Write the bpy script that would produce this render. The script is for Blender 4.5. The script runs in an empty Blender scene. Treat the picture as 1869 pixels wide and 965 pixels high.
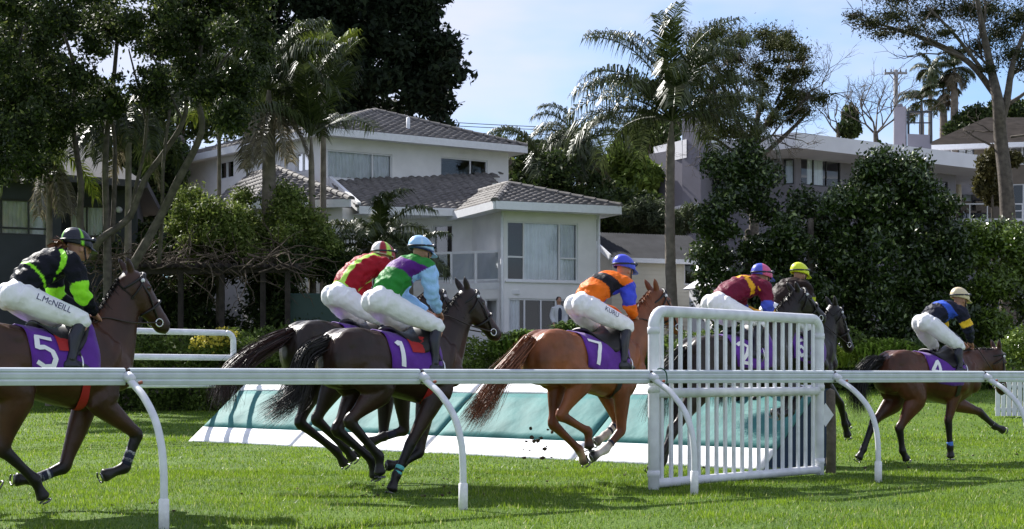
import bpy, bmesh, math, random
import numpy as np
from mathutils import Vector, Matrix
R = math.radians
rng = np.random.default_rng(7)
random.seed(7)
scene = bpy.context.scene
COL = scene.collection
# ---------------------------------------------------------------- camera
CX, HOR, F, EYE = 934.5, 687.0, 3000.0, 1.15      # photo centre column, horizon row, focal length in px, eye height in m
cam_d = bpy.data.cameras.new('camera'); cam = bpy.data.objects.new('camera', cam_d); COL.objects.link(cam)
cam.location = (0, 0, EYE); cam.rotation_euler = (R(90), 0, 0)
cam_d.sensor_width = 36; cam_d.lens = 36 * F / 1869.0
cam_d.shift_y = (HOR - 482.5) / 1869.0
cam_d.clip_end = 3000
scene.camera = cam
# ---------------------------------------------------------------- sky and sun
SUN_AZ = Vector((-0.66, 0.75)).normalized(); SUN_EL = R(39.5)
world = bpy.data.worlds.new('World'); scene.world = world; world.use_nodes = True
wn = world.node_tree.nodes; wl = world.node_tree.links; wn.clear()
wo = wn.new('ShaderNodeOutputWorld'); wb = wn.new('ShaderNodeBackground'); wb.inputs[1].default_value = 0.08
sky = wn.new('ShaderNodeTexSky'); sky.sky_type = 'NISHITA'; sky.sun_disc = False
sky.sun_elevation = SUN_EL; sky.sun_rotation = math.atan2(SUN_AZ.x, SUN_AZ.y)
sky.air_density = 1.0; sky.dust_density = 0.1; sky.ozone_density = 3.0
tc = wn.new('ShaderNodeTexCoord'); mp = wn.new('ShaderNodeMapping'); mp.inputs['Scale'].default_value = (1.6, 1.6, 5.0)
mp.inputs['Location'].default_value = (0.35, 0.2, 0.1)
nz = wn.new('ShaderNodeTexNoise'); nz.inputs['Scale'].default_value = 1.5; nz.inputs['Detail'].default_value = 5; nz.inputs['Roughness'].default_value = 0.55
cr = wn.new('ShaderNodeValToRGB'); cr.color_ramp.elements[0].position = 0.33; cr.color_ramp.elements[1].position = 0.55
cr.color_ramp.elements[1].color = (0.85, 0.85, 0.85, 1)
mx = wn.new('ShaderNodeMixRGB'); mx.inputs[2].default_value = (5.7, 5.8, 6.8, 1)
wl.new(tc.outputs['Generated'], mp.inputs[0]); wl.new(mp.outputs[0], nz.inputs['Vector']); wl.new(nz.outputs[0], cr.inputs[0])
wl.new(cr.outputs[0], mx.inputs[0]); tint = wn.new('ShaderNodeMixRGB'); tint.blend_type = 'MULTIPLY'; tint.inputs[0].default_value = 1.0; tint.inputs[2].default_value = (.80, .93, 1.12, 1)
wl.new(sky.outputs[0], tint.inputs[1]); wl.new(tint.outputs[0], mx.inputs[1]); wl.new(mx.outputs[0], wb.inputs[0]); wl.new(wb.outputs[0], wo.inputs[0])
sun_d = bpy.data.lights.new('sun', 'SUN'); sun = bpy.data.objects.new('sun', sun_d); COL.objects.link(sun)
sun_d.energy = 5.0; sun_d.angle = R(0.53); sun_d.color = (1.0, 0.96, 0.90)
sdir = Vector((SUN_AZ.x * math.cos(SUN_EL), SUN_AZ.y * math.cos(SUN_EL), math.sin(SUN_EL)))
sun.rotation_euler = sdir.to_track_quat('Z', 'Y').to_euler(); sun.location = (-20, 30, 40)
scene.view_settings.view_transform = 'Standard'; scene.view_settings.look = 'None'
scene.view_settings.exposure = 0.95; scene.view_settings.gamma = 1.0
scene.render.engine = 'CYCLES'
scene.cycles.max_bounces = 6; scene.cycles.transparent_max_bounces = 8

# ---------------------------------------------------------------- helpers
def P(px, py, Y):                       # a photo pixel at depth Y
    return np.array([(px - CX) / F * Y, Y, EYE + (HOR - py) / F * Y])
def ground_at(px, py):                  # a photo pixel on flat turf
    return P(px, py, F * EYE / (py - HOR))
def mat(name, col, rough=0.6, spec=0.4, metal=0.0, noise=0.0, nscale=8.0, bump=0.0, bscale=40.0, attr=None, coat=0.0, trans=0.0, sheen=0.0, tcol=None):
    m = bpy.data.materials.new(name); m.use_nodes = True
    N = m.node_tree.nodes; L = m.node_tree.links; b = N['Principled BSDF']
    b.inputs['Roughness'].default_value = rough; b.inputs['Specular IOR Level'].default_value = spec
    b.inputs['Metallic'].default_value = metal; b.inputs['Coat Weight'].default_value = coat
    b.inputs['Sheen Weight'].default_value = sheen
    b.inputs['Base Color'].default_value = (*col, 1)
    src = None
    if attr:
        a = N.new('ShaderNodeAttribute'); a.attribute_name = attr; src = a.outputs['Color']
    t = N.new('ShaderNodeTexCoord')
    if noise:
        n = N.new('ShaderNodeTexNoise'); n.inputs['Scale'].default_value = nscale; n.inputs['Detail'].default_value = 6
        L.new(t.outputs['Object'], n.inputs['Vector'])
        h = N.new('ShaderNodeHueSaturation'); mr = N.new('ShaderNodeMapRange')
        mr.inputs['From Min'].default_value = 0.3; mr.inputs['From Max'].default_value = 0.7
        mr.inputs['To Min'].default_value = 1 - noise; mr.inputs['To Max'].default_value = 1 + noise
        L.new(n.outputs[0], mr.inputs[0]); L.new(mr.outputs[0], h.inputs['Value'])
        if src: L.new(src, h.inputs['Color'])
        else: h.inputs['Color'].default_value = (*col, 1)
        src = h.outputs[0]
    if src: L.new(src, b.inputs['Base Color'])
    if bump:
        n2 = N.new('ShaderNodeTexNoise'); n2.inputs['Scale'].default_value = bscale; n2.inputs['Detail'].default_value = 4
        L.new(t.outputs['Object'], n2.inputs['Vector'])
        bp = N.new('ShaderNodeBump'); bp.inputs['Strength'].default_value = bump; bp.inputs['Distance'].default_value = 0.02
        L.new(n2.outputs[0], bp.inputs['Height']); L.new(bp.outputs[0], b.inputs['Normal'])
    if trans:
        out = N['Material Output']; tr = N.new('ShaderNodeBsdfTranslucent'); ms = N.new('ShaderNodeMixShader')
        ms.inputs[0].default_value = trans
        if src: L.new(src, tr.inputs[0])
        else: tr.inputs[0].default_value = (*col, 1)
        L.new(b.outputs[0], ms.inputs[1]); L.new(tr.outputs[0], ms.inputs[2]); L.new(ms.outputs[0], out.inputs[0])
    return m
def tag(o, label=None, cat=None, group=None, kind=None):
    if label: o['label'] = label
    if cat: o['category'] = cat
    if group: o['group'] = group
    if kind: o['kind'] = kind
    return o
def empty(name, loc=(0, 0, 0), rz=0.0, label=None, cat=None, group=None):
    o = bpy.data.objects.new(name, None); COL.objects.link(o); o.empty_display_size = 0.2
    o.location = loc; o.rotation_euler = (0, 0, rz)
    return tag(o, label, cat, group)
def mesh_np(name, V, Fc, smooth=False):  # V (n,3); Fc (m,k) int array or list of lists
    me = bpy.data.meshes.new(name)
    if isinstance(Fc, np.ndarray):
        V = np.asarray(V, dtype=np.float32); k = Fc.shape[1]
        me.vertices.add(len(V)); me.vertices.foreach_set('co', V.ravel())
        me.loops.add(Fc.size); me.loops.foreach_set('vertex_index', Fc.astype(np.int32).ravel())
        me.polygons.add(len(Fc)); me.polygons.foreach_set('loop_start', np.arange(0, Fc.size, k, dtype=np.int32))
        me.update(calc_edges=True)
    else:
        me.from_pydata([tuple(map(float, v)) for v in V], [], Fc); me.update()
    if smooth: me.polygons.foreach_set('use_smooth', np.ones(len(me.polygons), dtype=bool))
    return me
def link(name, me, m=None, parent=None, loc=None):
    if m is not None and len(me.materials) == 0: me.materials.append(m)
    o = bpy.data.objects.new(name, me); COL.objects.link(o)
    if parent is not None: o.parent = parent
    if loc is not None: o.location = loc
    return o
def set_col(me, cols, name='col'):
    a = me.color_attributes.new(name, 'FLOAT_COLOR', 'POINT')
    c = np.ones((len(me.vertices), 4), dtype=np.float32); c[:, :3] = cols
    a.data.foreach_set('color', c.ravel())
class MB:
    def __init__(s): s.v = []; s.f = []
    def add(s, V, Fc):
        n = len(s.v); s.v.extend([tuple(map(float, p)) for p in V]); s.f.extend([[i + n for i in f] for f in Fc]); return s
    def box(s, c, d, rz=0.0):
        c = np.array(c, float); d = np.array(d, float) / 2; cs, sn = math.cos(rz), math.sin(rz); V = []
        for sx in (-1, 1):
            for sy in (-1, 1):
                for sz in (-1, 1):
                    x, y, z = sx * d[0], sy * d[1], sz * d[2]; V.append(c + (x * cs - y * sn, x * sn + y * cs, z))
        return s.add(V, [[0, 1, 3, 2], [4, 6, 7, 5], [0, 4, 5, 1], [2, 3, 7, 6], [0, 2, 6, 4], [1, 5, 7, 3]])
    def bar(s, a, b, w, h, up=(0, 0, 1)):   # rectangular bar from a to b
        a = np.array(a, float); b = np.array(b, float); t = b - a; t = t / np.linalg.norm(t)
        u = np.array(up, float); u = u - t * (u @ t); u /= np.linalg.norm(u); sd = np.cross(t, u); V = []
        for p in (a, b):
            for q, r in ((-1, -1), (1, -1), (1, 1), (-1, 1)): V.append(p + sd * q * w / 2 + u * r * h / 2)
        return s.add(V, [[0, 1, 2, 3], [7, 6, 5, 4], [0, 4, 5, 1], [1, 5, 6, 2], [2, 6, 7, 3], [3, 7, 4, 0]])
    def tube(s, pts, rad, seg=10, side=None):
        V, Fc = tube_geo(pts, rad, seg, side); return s.add(V, Fc)
    def build(s, name, m, parent=None, smooth=False, kind=None):
        me = mesh_np(name, s.v, s.f, smooth); o = link(name, me, m, parent)
        if kind: o['kind'] = kind
        return o
def spline(pts, n=4, extra=None):        # Catmull-Rom through points (any dimension)
    P_ = np.array(pts, float)
    if len(P_) < 3:
        return np.array([P_[0] + (P_[-1] - P_[0]) * i / n for i in range(n + 1)])
    Q = np.vstack([2 * P_[0] - P_[1], P_, 2 * P_[-1] - P_[-2]]); out = []
    for i in range(1, len(Q) - 2):
        for k in range(n):
            t = k / n; a, b, c, d = Q[i - 1], Q[i], Q[i + 1], Q[i + 2]
            out.append(0.5 * (2 * b + (c - a) * t + (2 * a - 5 * b + 4 * c - d) * t * t + (3 * b - 3 * c + d - a) * t ** 3))
    out.append(P_[-1]); return np.array(out)
def tube_geo(pts, rad, seg=10, side=None):
    pts = np.array(pts, float); n = len(pts); rad = np.array(rad, float)
    if rad.ndim == 0: rad = np.full((n, 2), float(rad))
    if rad.ndim == 1: rad = np.stack([rad, rad], 1)
    T = np.gradient(pts, axis=0); T /= np.linalg.norm(T, axis=1)[:, None] + 1e-9
    if side is None:
        side = np.array([0, 1, 0.]) if abs(T[0, 1]) < 0.8 else np.array([1, 0, 0.])
    side = np.array(side, float); V = []; L_ = side
    for i in range(n):
        l = L_ - T[i] * (L_ @ T[i]); l /= np.linalg.norm(l) + 1e-9; L_ = l if side is None else (0.5 * l + 0.5 * side)
        nrm = np.cross(T[i], l)
        for k in range(seg):
            a = 2 * math.pi * k / seg; V.append(pts[i] + nrm * math.cos(a) * rad[i, 0] + l * math.sin(a) * rad[i, 1])
    Fc = []
    for i in range(n - 1):
        for k in range(seg):
            k2 = (k + 1) % seg; Fc.append([i * seg + k, i * seg + k2, (i + 1) * seg + k2, (i + 1) * seg + k])
    for e, sgn in ((0, -1), (n - 1, 1)):
        V.append(pts[e] + T[e] * sgn * rad[e].min() * 0.6); c = len(V) - 1
        for k in range(seg):
            k2 = (k + 1) % seg
            Fc.append([e * seg + k2, e * seg + k, c] if e == 0 else [e * seg + k, e * seg + k2, c])
    return V, Fc
def ellipsoid(c, r, nu=12, nv=8, rot=None):
    c = np.array(c, float); V = [[0, 0, -1.]]; Fc = []
    for j in range(1, nv):
        ph = -math.pi / 2 + math.pi * j / nv
        for i in range(nu):
            a = 2 * math.pi * i / nu; V.append([math.cos(ph) * math.cos(a), math.cos(ph) * math.sin(a), math.sin(ph)])
    V.append([0, 0, 1.]); V = np.array(V) * np.array(r, float)
    if rot is not None: V = V @ np.array(rot).T
    V = V + c; top = len(V) - 1
    for i in range(nu):
        i2 = (i + 1) % nu; Fc.append([0, 1 + i2, 1 + i]); Fc.append([top, top - nu + i, top - nu + i2])
        for j in range(nv - 2): Fc.append([1 + j * nu + i, 1 + j * nu + i2, 1 + (j + 1) * nu + i2, 1 + (j + 1) * nu + i])
    return V, Fc
def remesh(mb, voxel, smooth=4, fac=0.5):   # union of the overlapping closed pieces as one continuous surface
    me = mesh_np('tmp', mb.v, mb.f); o = bpy.data.objects.new('tmp', me); COL.objects.link(o)
    md = o.modifiers.new('r', 'REMESH'); md.mode = 'VOXEL'; md.voxel_size = voxel
    if smooth:
        m2 = o.modifiers.new('s', 'SMOOTH'); m2.iterations = smooth; m2.factor = fac
    dg = bpy.context.evaluated_depsgraph_get(); out = bpy.data.meshes.new_from_object(o.evaluated_get(dg))
    bpy.data.objects.remove(o); bpy.data.meshes.remove(me)
    out.polygons.foreach_set('use_smooth', np.ones(len(out.polygons), dtype=bool)); return out
def verts_of(me):
    v = np.empty(len(me.vertices) * 3, dtype=np.float32); me.vertices.foreach_get('co', v); return v.reshape(-1, 3)
def nearest(V, S, k=3):                  # indices and distances of the k nearest samples
    out_i = np.empty((len(V), k), int); out_d = np.empty((len(V), k))
    for a in range(0, len(V), 4000):
        d = np.linalg.norm(V[a:a + 4000, None, :] - S[None], axis=2); i = np.argpartition(d, k, axis=1)[:, :k]
        out_i[a:a + 4000] = i; out_d[a:a + 4000] = np.take_along_axis(d, i, 1)
    return out_i, out_d
# ================================================================ ground
DS = np.array([math.cos(R(39.6)), math.sin(R(39.6))]); DT = np.array([-DS[1], DS[0]])   # along the rail, across the track
def W(s, t, z=0.0): p = DS * s + DT * t; return np.array([p[0], p[1], z])
def smooth(a, b, x): u = np.clip((x - a) / (b - a), 0, 1); return u * u * (3 - 2 * u)
def terrain(x, y):
    side = .25 + .55 * smooth(-8, 8, x)
    z = side * smooth(31, 49, y) + (1.35) * smooth(47.5, 52, y) + 3.4 * smooth(60, 95, y)
    return z
xs = np.concatenate([np.linspace(-900, -60, 15), np.linspace(-50, 60, 80), np.linspace(75, 900, 15)])
ys = np.concatenate([np.linspace(-300, -10, 10), np.linspace(0, 110, 100), np.linspace(130, 1500, 16)])
GX, GY = np.meshgrid(xs, ys); GZ = terrain(GX, GY); nx, ny = len(xs), len(ys)
V = np.stack([GX, GY, GZ], -1).reshape(-1, 3); I = np.arange(nx * ny).reshape(ny, nx)
Fq = np.stack([I[:-1, :-1], I[:-1, 1:], I[1:, 1:], I[1:, :-1]], -1).reshape(-1, 4)
def grass_mat():
    m = bpy.data.materials.new('turf'); m.use_nodes = True; N = m.node_tree.nodes; L = m.node_tree.links; b = N['Principled BSDF']
    t = N.new('ShaderNodeTexCoord'); b.inputs['Roughness'].default_value = .85; b.inputs['Specular IOR Level'].default_value = .15
    n1 = N.new('ShaderNodeTexNoise'); n1.inputs['Scale'].default_value = .5; n1.inputs['Detail'].default_value = 8
    n2 = N.new('ShaderNodeTexNoise'); n2.inputs['Scale'].default_value = 22; n2.inputs['Detail'].default_value = 5
    c = N.new('ShaderNodeValToRGB'); c.color_ramp.elements[0].position = .35; c.color_ramp.elements[0].color = (.04, .085, .010, 1); c.color_ramp.elements[1].position = .68; c.color_ramp.elements[1].color = (.125, .205, .022, 1)
    mi = N.new('ShaderNodeMixRGB'); mi.inputs[0].default_value = .6
    L.new(t.outputs['Object'], n1.inputs['Vector']); L.new(t.outputs['Object'], n2.inputs['Vector']); L.new(n1.outputs[0], mi.inputs[1]); L.new(n2.outputs[0], mi.inputs[2]); L.new(mi.outputs[0], c.inputs[0]); L.new(c.outputs[0], b.inputs['Base Color'])
    bp = N.new('ShaderNodeBump'); bp.inputs['Strength'].default_value = .9; bp.inputs['Distance'].default_value = .06; L.new(n2.outputs[0], bp.inputs['Height']); L.new(bp.outputs[0], b.inputs['Normal'])
    return m
M_TURF = grass_mat()
M_EARTH = mat('garden_earth', (.16, .14, .11), rough=.95, noise=.4, nscale=.6, bump=.6, bscale=4)
gme = mesh_np('ground', V, Fq, True); gme.materials.append(M_TURF); gme.materials.append(M_EARTH)
gme.polygons.foreach_set('material_index', (V[Fq].mean(1)[:, 1] > 48.5).astype(np.int32)); g = link('ground', gme); g['kind'] = 'structure'
M_BLADE = mat('grass_blade', (.12, .24, .03), rough=.45, spec=.35, attr='col', trans=.5)
def grass(n, ymin, ymax, hmin, hmax, wid, seed, margin=1.0):
    r = np.random.default_rng(seed); u = r.random(n); y = np.sqrt(ymin ** 2 + u * (ymax ** 2 - ymin ** 2)); x = (r.random(n) * 2 - 1) * (y * .318 + margin)
    # clumping
    big = np.sin(x * .9 + 2 * np.sin(y * .55)) * np.sin(y * .8 + 1.5 * np.sin(x * .6)); pat = .45 * big + np.sin(x * 3.1 + 1.7 * np.sin(y * 2.3)) * np.sin(y * 2.7 + 1.3 * np.sin(x * 1.9)) + .5 * np.sin(x * 9 + y * 4) * np.sin(y * 11 - x * 3)
    k = r.random(n) < .62 + .3 * pat; x, y, pat = x[k], y[k], pat[k]; n = len(x)
    h = (hmin + (hmax - hmin) * r.random(n) ** 1.6) * (1 + .25 * pat); a = r.random(n) * 2 * math.pi; lean = r.normal(0, .55, n) * h; la = r.random(n) * 2 * math.pi
    z = terrain(x, y); wv = np.stack([np.cos(a), np.sin(a), 0 * a], 1) * (wid * (.6 + .8 * r.random(n)))[:, None]; b = np.stack([x, y, z - .005], 1)
    tip = b + np.stack([np.cos(la) * lean, np.sin(la) * lean, h], 1); V = np.stack([b - wv, b + wv, tip], 1).reshape(-1, 3); Fc = np.arange(3 * n).reshape(n, 3)
    tone = r.random(n) ** 1.3; base = np.array([.045, .10, .008]); top = np.array([.235, .35, .022]); dry = np.array([.5, .5, .22])
    c = base + (top - base) * np.clip(tone + .22 * pat, 0, 1.2)[:, None]; dm = r.random(n) < .055; c[dm] = dry * (.6 + .5 * r.random(dm.sum()))[:, None]
    return V, Fc, np.repeat(c, 3, axis=0)
parts_ = [grass(260000, 11.0, 20, .018, .055, .0035, 1), grass(150000, 19, 31, .02, .05, .006, 2), grass(90000, 29, 52, .03, .07, .012, 3)]
V = np.concatenate([p[0] for p in parts_]); C = np.concatenate([p[2] for p in parts_]); off = 0; Fs = []
for p in parts_: Fs.append(p[1] + off); off += len(p[0])
me = mesh_np('turf_grass', V, np.concatenate(Fs)); set_col(me, C); go = link('turf_grass', me, M_BLADE)
tag(go, 'short sunlit green turf grass of the racetrack', 'grass', kind='stuff')
# ================================================================ running rail, wings, fence
M_RAIL = mat('white_rail_paint', (.58, .62, .66), rough=.42, spec=.4, noise=.10, nscale=6, bump=.05, bscale=8)
M_PVC = mat('white_pipe', (.70, .71, .75), rough=.38, spec=.4, noise=.12, nscale=7)
M_GAP = mat('rail_joint_dark', (.05, .035, .03), rough=.7)
M_SLEEVE = mat('post_sleeve', (.74, .74, .74), rough=.45, noise=.12, nscale=25)
M_RUST = mat('rusty_bolt', (.30, .09, .05), rough=.7)
# posts: foot positions measured on the turf
feet = [ground_at(308, 965), ground_at(840, 930), ground_at(1262, 903), ground_at(1607, 880)]
step = (feet[3] - feet[0]) / 3.0; f0 = (sum(feet) / 4) - 1.5 * step
rail = empty('running_rail', tuple(f0), 0, 'white metal running rail on curved posts crossing the whole foreground', 'rail')
sd = np.array([step[0], step[1], 0]); SP = np.linalg.norm(sd); sd /= SP; nd = np.array([-sd[1], sd[0], 0]); OVER = .62
def rl(k, o=0.0, z=0.0): return sd * SP * k + nd * o + np.array([0, 0, z])
prof = [(-.022, -.066), (.0, -.068), (.024, -.06), (.03, -.035), (.022, -.022), (.03, -.008), (.032, .018), (.022, .03), (.03, .042), (.026, .06), (.0, .068), (-.024, .06), (-.03, .042), (-.022, .03), (-.032, .018), (-.03, -.008), (-.022, -.022), (-.03, -.035), (-.024, -.06)]
sec_me = None
for k in range(-3, 8):
    if sec_me is None:
        V = []; Fc = []; n = len(prof); a, b = .02, SP - .02
        for q in (a, b):
            for (o, z) in prof: V.append(sd * q + nd * o + np.array([0, 0, z]))
        for i in range(n): i2 = (i + 1) % n; Fc.append([i, i2, n + i2, n + i])
        Fc.append(list(range(n))[::-1]); Fc.append([n + i for i in range(n)]); sec_me = mesh_np('rail_section', V, Fc)
    link('rail_section', sec_me, M_RAIL, rail, tuple(rl(k, OVER, EYE)))
jm = MB(); jm.bar(-sd * .035, sd * .035, .045, .115); j_me = mesh_np('rail_joint', jm.v, jm.f)
pp = spline([(0, -.05), (0, .18), (.005, .42), (.04, .62), (.14, .82), (.33, .995), (.52, 1.10), (OVER - .045, 1.135)], 5)
pm = MB(); pm.tube([nd * o + np.array([0, 0, z]) for o, z in pp], .030, 14); p_me = mesh_np('post', pm.v, pm.f, True)
sm_ = MB(); sm_.tube([(0, 0, -.03), (0, 0, .225)], .040, 16, (0, 1, 0)); s_me = mesh_np('sleeve', sm_.v, sm_.f, True)
km = MB(); km.tube([nd * (OVER - .10) + np.array([0, 0, 1.128]), nd * (OVER - .028) + np.array([0, 0, 1.148])], [.034, .046], 14); k_me = mesh_np('bracket', km.v, km.f, True)
bm_ = MB(); bm_.tube([nd * (OVER - .16) + sd * .03 + np.array([0, 0, 1.10]), nd * (OVER - .15) + sd * .055 + np.array([0, 0, 1.105])], .014, 8); b_me = mesh_np('bolt', bm_.v, bm_.f, True)
for k in range(-3, 9):
    po = link('post', p_me, M_PVC, rail, tuple(rl(k))); link('sleeve', s_me, M_SLEEVE, po); link('bracket', k_me, M_PVC, po); link('bolt', b_me, M_RUST, po)
    link('rail_joint', j_me, M_GAP, rail, tuple(rl(k, OVER, EYE)))
# wing panel at the near end of the fence
A = ground_at(1193, 893); B = ground_at(1495, 866)
wing = empty('wing_panel', (A[0], A[1], 0), 0, 'tall white slatted wing panel with rounded top corners behind the rail', 'panel')
dv = np.array([B[0] - A[0], B[1] - A[1], 0]); WL = np.linalg.norm(dv); dv /= WL; HT = 1.82; RP = .058
def wp(u, z, o=0.0): return dv * u + np.array([0, 0, z]) + np.array([-dv[1], dv[0], 0]) * o
for u0, sg in ((0.0, 1), (WL, -1)):
    pts = [wp(u0, -.03), wp(u0, .6), wp(u0, HT - .2)] + [wp(u0 + sg * .16 * (1 - math.cos(a)), HT - .16 + .16 * math.sin(a)) for a in np.linspace(.15, math.pi / 2, 6)]
    m = MB(); m.tube(pts, RP, 18); po = m.build('frame_post', M_PVC, wing, True)
    for z in (.16, 1.02, 1.17, HT - .20):
        m = MB(); m.tube([wp(u0, z - .03), wp(u0, z + .03)], RP + .007, 18, (0, 1, 0)); m.build('pipe_collar', M_PVC, po, True)
for z, r, a in ((HT, RP, .16), (.98, .05, .03), (.06, .048, .03)):
    m = MB(); m.tube([wp(a, z), wp(WL / 2, z), wp(WL - a, z)], r, 16); m.build('frame_rail', M_PVC, wing, True)
NS = 19; sl = MB(); sl.bar((0, 0, 0), (0, 0, .78), .026, .044, dv); us = mesh_np('slat', sl.v, sl.f); sl = MB(); sl.bar((0, 0, 0), (0, 0, .85), .026, .044, dv); ls = mesh_np('slat', sl.v, sl.f)
for i in range(NS):
    u = .14 + (WL - .28) * i / (NS - 1)
    link('slat', us, M_PVC, wing, tuple(wp(u, 1.015))); link('slat', ls, M_PVC, wing, tuple(wp(u, .098)))
M_WOOD = mat('grey_timber', (.11, .09, .07), rough=.85, noise=.35, nscale=12, bump=.5, bscale=30)
tp = ground_at(1516, 863); m = MB(); m.tube([(0, 0, -.05), (.01, 0, .45), (0, .01, .98)], [.062, .058, .055], 12); st = m.build('timber_stake', M_WOOD, None, True); st.location = (tp[0], tp[1], 0)
tag(st, 'grey timber stake behind the right post of the white wing', 'stake')
tp2 = P(1507, 757, tp[1] - .12); m = MB(); m.add([(-.0, 0, -.14), (.10, 0.02, 0), (0, 0, .14), (-.10, -.02, 0), (0, .012, -.14), (.10, .032, 0), (0, .012, .14), (-.10, -.008, 0)], [[0, 1, 2, 3], [7, 6, 5, 4], [0, 4, 5, 1], [1, 5, 6, 2], [2, 6, 7, 3], [3, 7, 4, 0]])
pl_ = m.build('marker_plate', M_PVC); pl_.location = tuple(tp2); tag(pl_, 'small white diamond plate at the right wing post', 'plate')
M_CABLE = mat('green_cord', (.02, .09, .06), rough=.6)
c0 = rl(2.02, OVER - .03, EYE) + f0; m = MB()
m.tube(spline([c0 + np.array([.0, -.03, .075]) + sd * .02, c0 + sd * .08 + np.array([0, -.03, .08]), c0 + sd * .14 + np.array([0, -.04, .04]), c0 + sd * .15 + np.array([0, -.04, -.06]), c0 + sd * .10 + np.array([0, -.03, -.08])], 5), .007, 6)
co = m.build('tie_cord', M_CABLE, None, True); tag(co, 'dark green cord tied round the rail at the wing', 'cord')
# the fence: sloped padded apron, white kerb board, white top roll
N_ = ground_at(1392, 858)[:2]; Fp = ground_at(343, 805)[:2]
ap = empty('steeplechase_fence', (N_[0], N_[1], 0), 0, 'long low padded jump with teal green sloping apron and white base', 'jump')
ad = Fp - N_; AL = np.linalg.norm(ad); ad = np.array([*(ad / AL), 0]); an = np.array([ad[1], -ad[0], 0]); an = an if an @ np.array([*DS, 0]) > 0 else -an
RUN, TOP = 1.25, 1.04
def fp(u, v, o=0.0):                      # u along the jump, v 0..1 up the apron
    nn = an * (-TOP) + np.array([0, 0, RUN]); nn /= np.linalg.norm(nn); return ad * u + an * RUN * v + np.array([0, 0, TOP * v]) + nn * o
def vinyl(name, col, rough):
    m = mat(name, col, rough=rough, spec=.14, noise=.2, nscale=2.2, bump=.8, bscale=4.0); return m
M_TEAL = vinyl('teal_vinyl', (.058, .185, .178), .65); M_VWHITE = vinyl('white_vinyl', (.80, .80, .82), .6); M_NAVYV = vinyl('dark_backing', (.02, .035, .07), .5)
cuts = [0.0, 3.2, 6.35, 9.6, AL]
for i in range(4):
    a, b = cuts[i] + .022, cuts[i + 1] - .022
    for nm, v0, v1, mm, puff in (('base_board', .0, .24, M_VWHITE, .012), ('apron_pad', .245, .855, M_TEAL, .035), ('top_roll', .86, 1.0, M_VWHITE, .02)):
        nu, nv = 24, 8; V = []; Fc = []
        for p in range(nu + 1):
            for q in range(nv + 1):
                u = a + (b - a) * p / nu; v = v0 + (v1 - v0) * q / nv; e = min(1, 6 * min(p / nu, 1 - p / nu)) * min(1, 4 * min(q / nv, 1 - q / nv))
                wr = .012 * math.sin(u * 5.3 + v * 4 + i) * math.sin(v * 7 + u * 1.7) + .010 * math.sin(u * 11 - v * 9)
                V.append(fp(u, v, puff * e + (wr * e if nm == 'apron_pad' else wr * e * .3) + .004))
        for p in range(nu):
            for q in range(nv): k = p * (nv + 1) + q; Fc.append([k, k + 1, k + nv + 2, k + nv + 1])
        o = link(nm, mesh_np(nm, V, Fc, True), mm, ap); s = o.modifiers.new('thickness', 'SOLIDIFY'); s.thickness = .03; s.offset = 1 if False else -1
    m = MB(); V = []
m = MB(); E = .03                          # core behind the pads and the far-side slope
c = [fp(.03, .012, -.04), fp(.03, .99, -.04), fp(.03, .985, -.04) + an * .28, fp(.03, 0, -.04) * np.array([1, 1, 0]) + an * 1.45]
c2 = [p + ad * (AL - .06) for p in c]
m.add(c + c2, [[0, 1, 2, 3], [7, 6, 5, 4], [0, 4, 5, 1], [1, 5, 6, 2], [2, 6, 7, 3], [3, 7, 4, 0]]); m.build('core', M_NAVYV, ap)
# far wing of pipes whose rails throw the three stripes on the apron
Wr = fp(AL + .62, 0)[:2] + N_; fw = empty('far_wing', (Wr[0], Wr[1], 0), 0, 'white pipe wing with three rails at the far end of the jump', 'railing')
e1 = an * 1.4; e0 = -an * 5.2
def fwp(v, z): return (e1 if v > 0 else e0) * abs(v) + np.array([0, 0, z])
tz = 1.96
for z in (tz, 1.50, 1.0):
    m = MB(); m.tube([fwp(-1, z), fwp(-.4, z), fwp(.2, z), e1 * (1 if z < tz else .86) + np.array([0, 0, z])], .055, 14); m.build('rail_pipe', M_PVC, fw, True)
m = MB(); m.tube([e1 + np.array([0, 0, -.03]), e1 + np.array([0, 0, 1.0]), e1 + np.array([0, 0, tz - .17])] + [e1 + an * (-.15 * (1 - math.cos(a))) + np.array([0, 0, tz - .15 + .15 * math.sin(a)]) for a in (.3, .8, 1.2, 1.57)], .055, 14); m.build('end_post', M_PVC, fw, True)
for v in (-1,):
    m = MB(); m.tube([fwp(v, -.03), fwp(v, tz - .03)], .05, 12, (0, 1, 0)); m.build('post', M_PVC, fw, True)
# ================================================================ buildings
M_PLASTER = mat('cream_plaster', (.81, .80, .80), rough=.8, noise=.06, nscale=2, bump=.15, bscale=30)
M_TRIM = mat('white_trim', (.78, .79, .82), rough=.5, noise=.05)
M_TILE = mat('grey_brown_roof_tile', (.14, .13, .125), rough=.75, noise=.35, nscale=3, bump=.3, bscale=25)
M_CURTAIN = mat('sheer_curtain', (.86, .88, .92), rough=.9, noise=.08, nscale=3)
M_ROOMSHADE = mat('room_shade', (.03, .03, .035), rough=.9)  # near-black colour stands in for the shade inside unlit rooms
M_ALU = mat('white_window_frame', (.72, .72, .74), rough=.4)
M_DARKFRAME = mat('dark_window_frame', (.03, .032, .038), rough=.4)
M_CHAR = mat('charcoal_cladding', (.045, .05, .06), rough=.7, noise=.15, nscale=2)
M_LILAC = mat('grey_render', (.21, .20, .235), rough=.8, noise=.06, nscale=1.2)
M_CONC = mat('pale_concrete', (.72, .72, .76), rough=.8, noise=.07, nscale=1)
M_BROWN = mat('brown_cladding', (.14, .115, .09), rough=.8, noise=.2, nscale=2)
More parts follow.
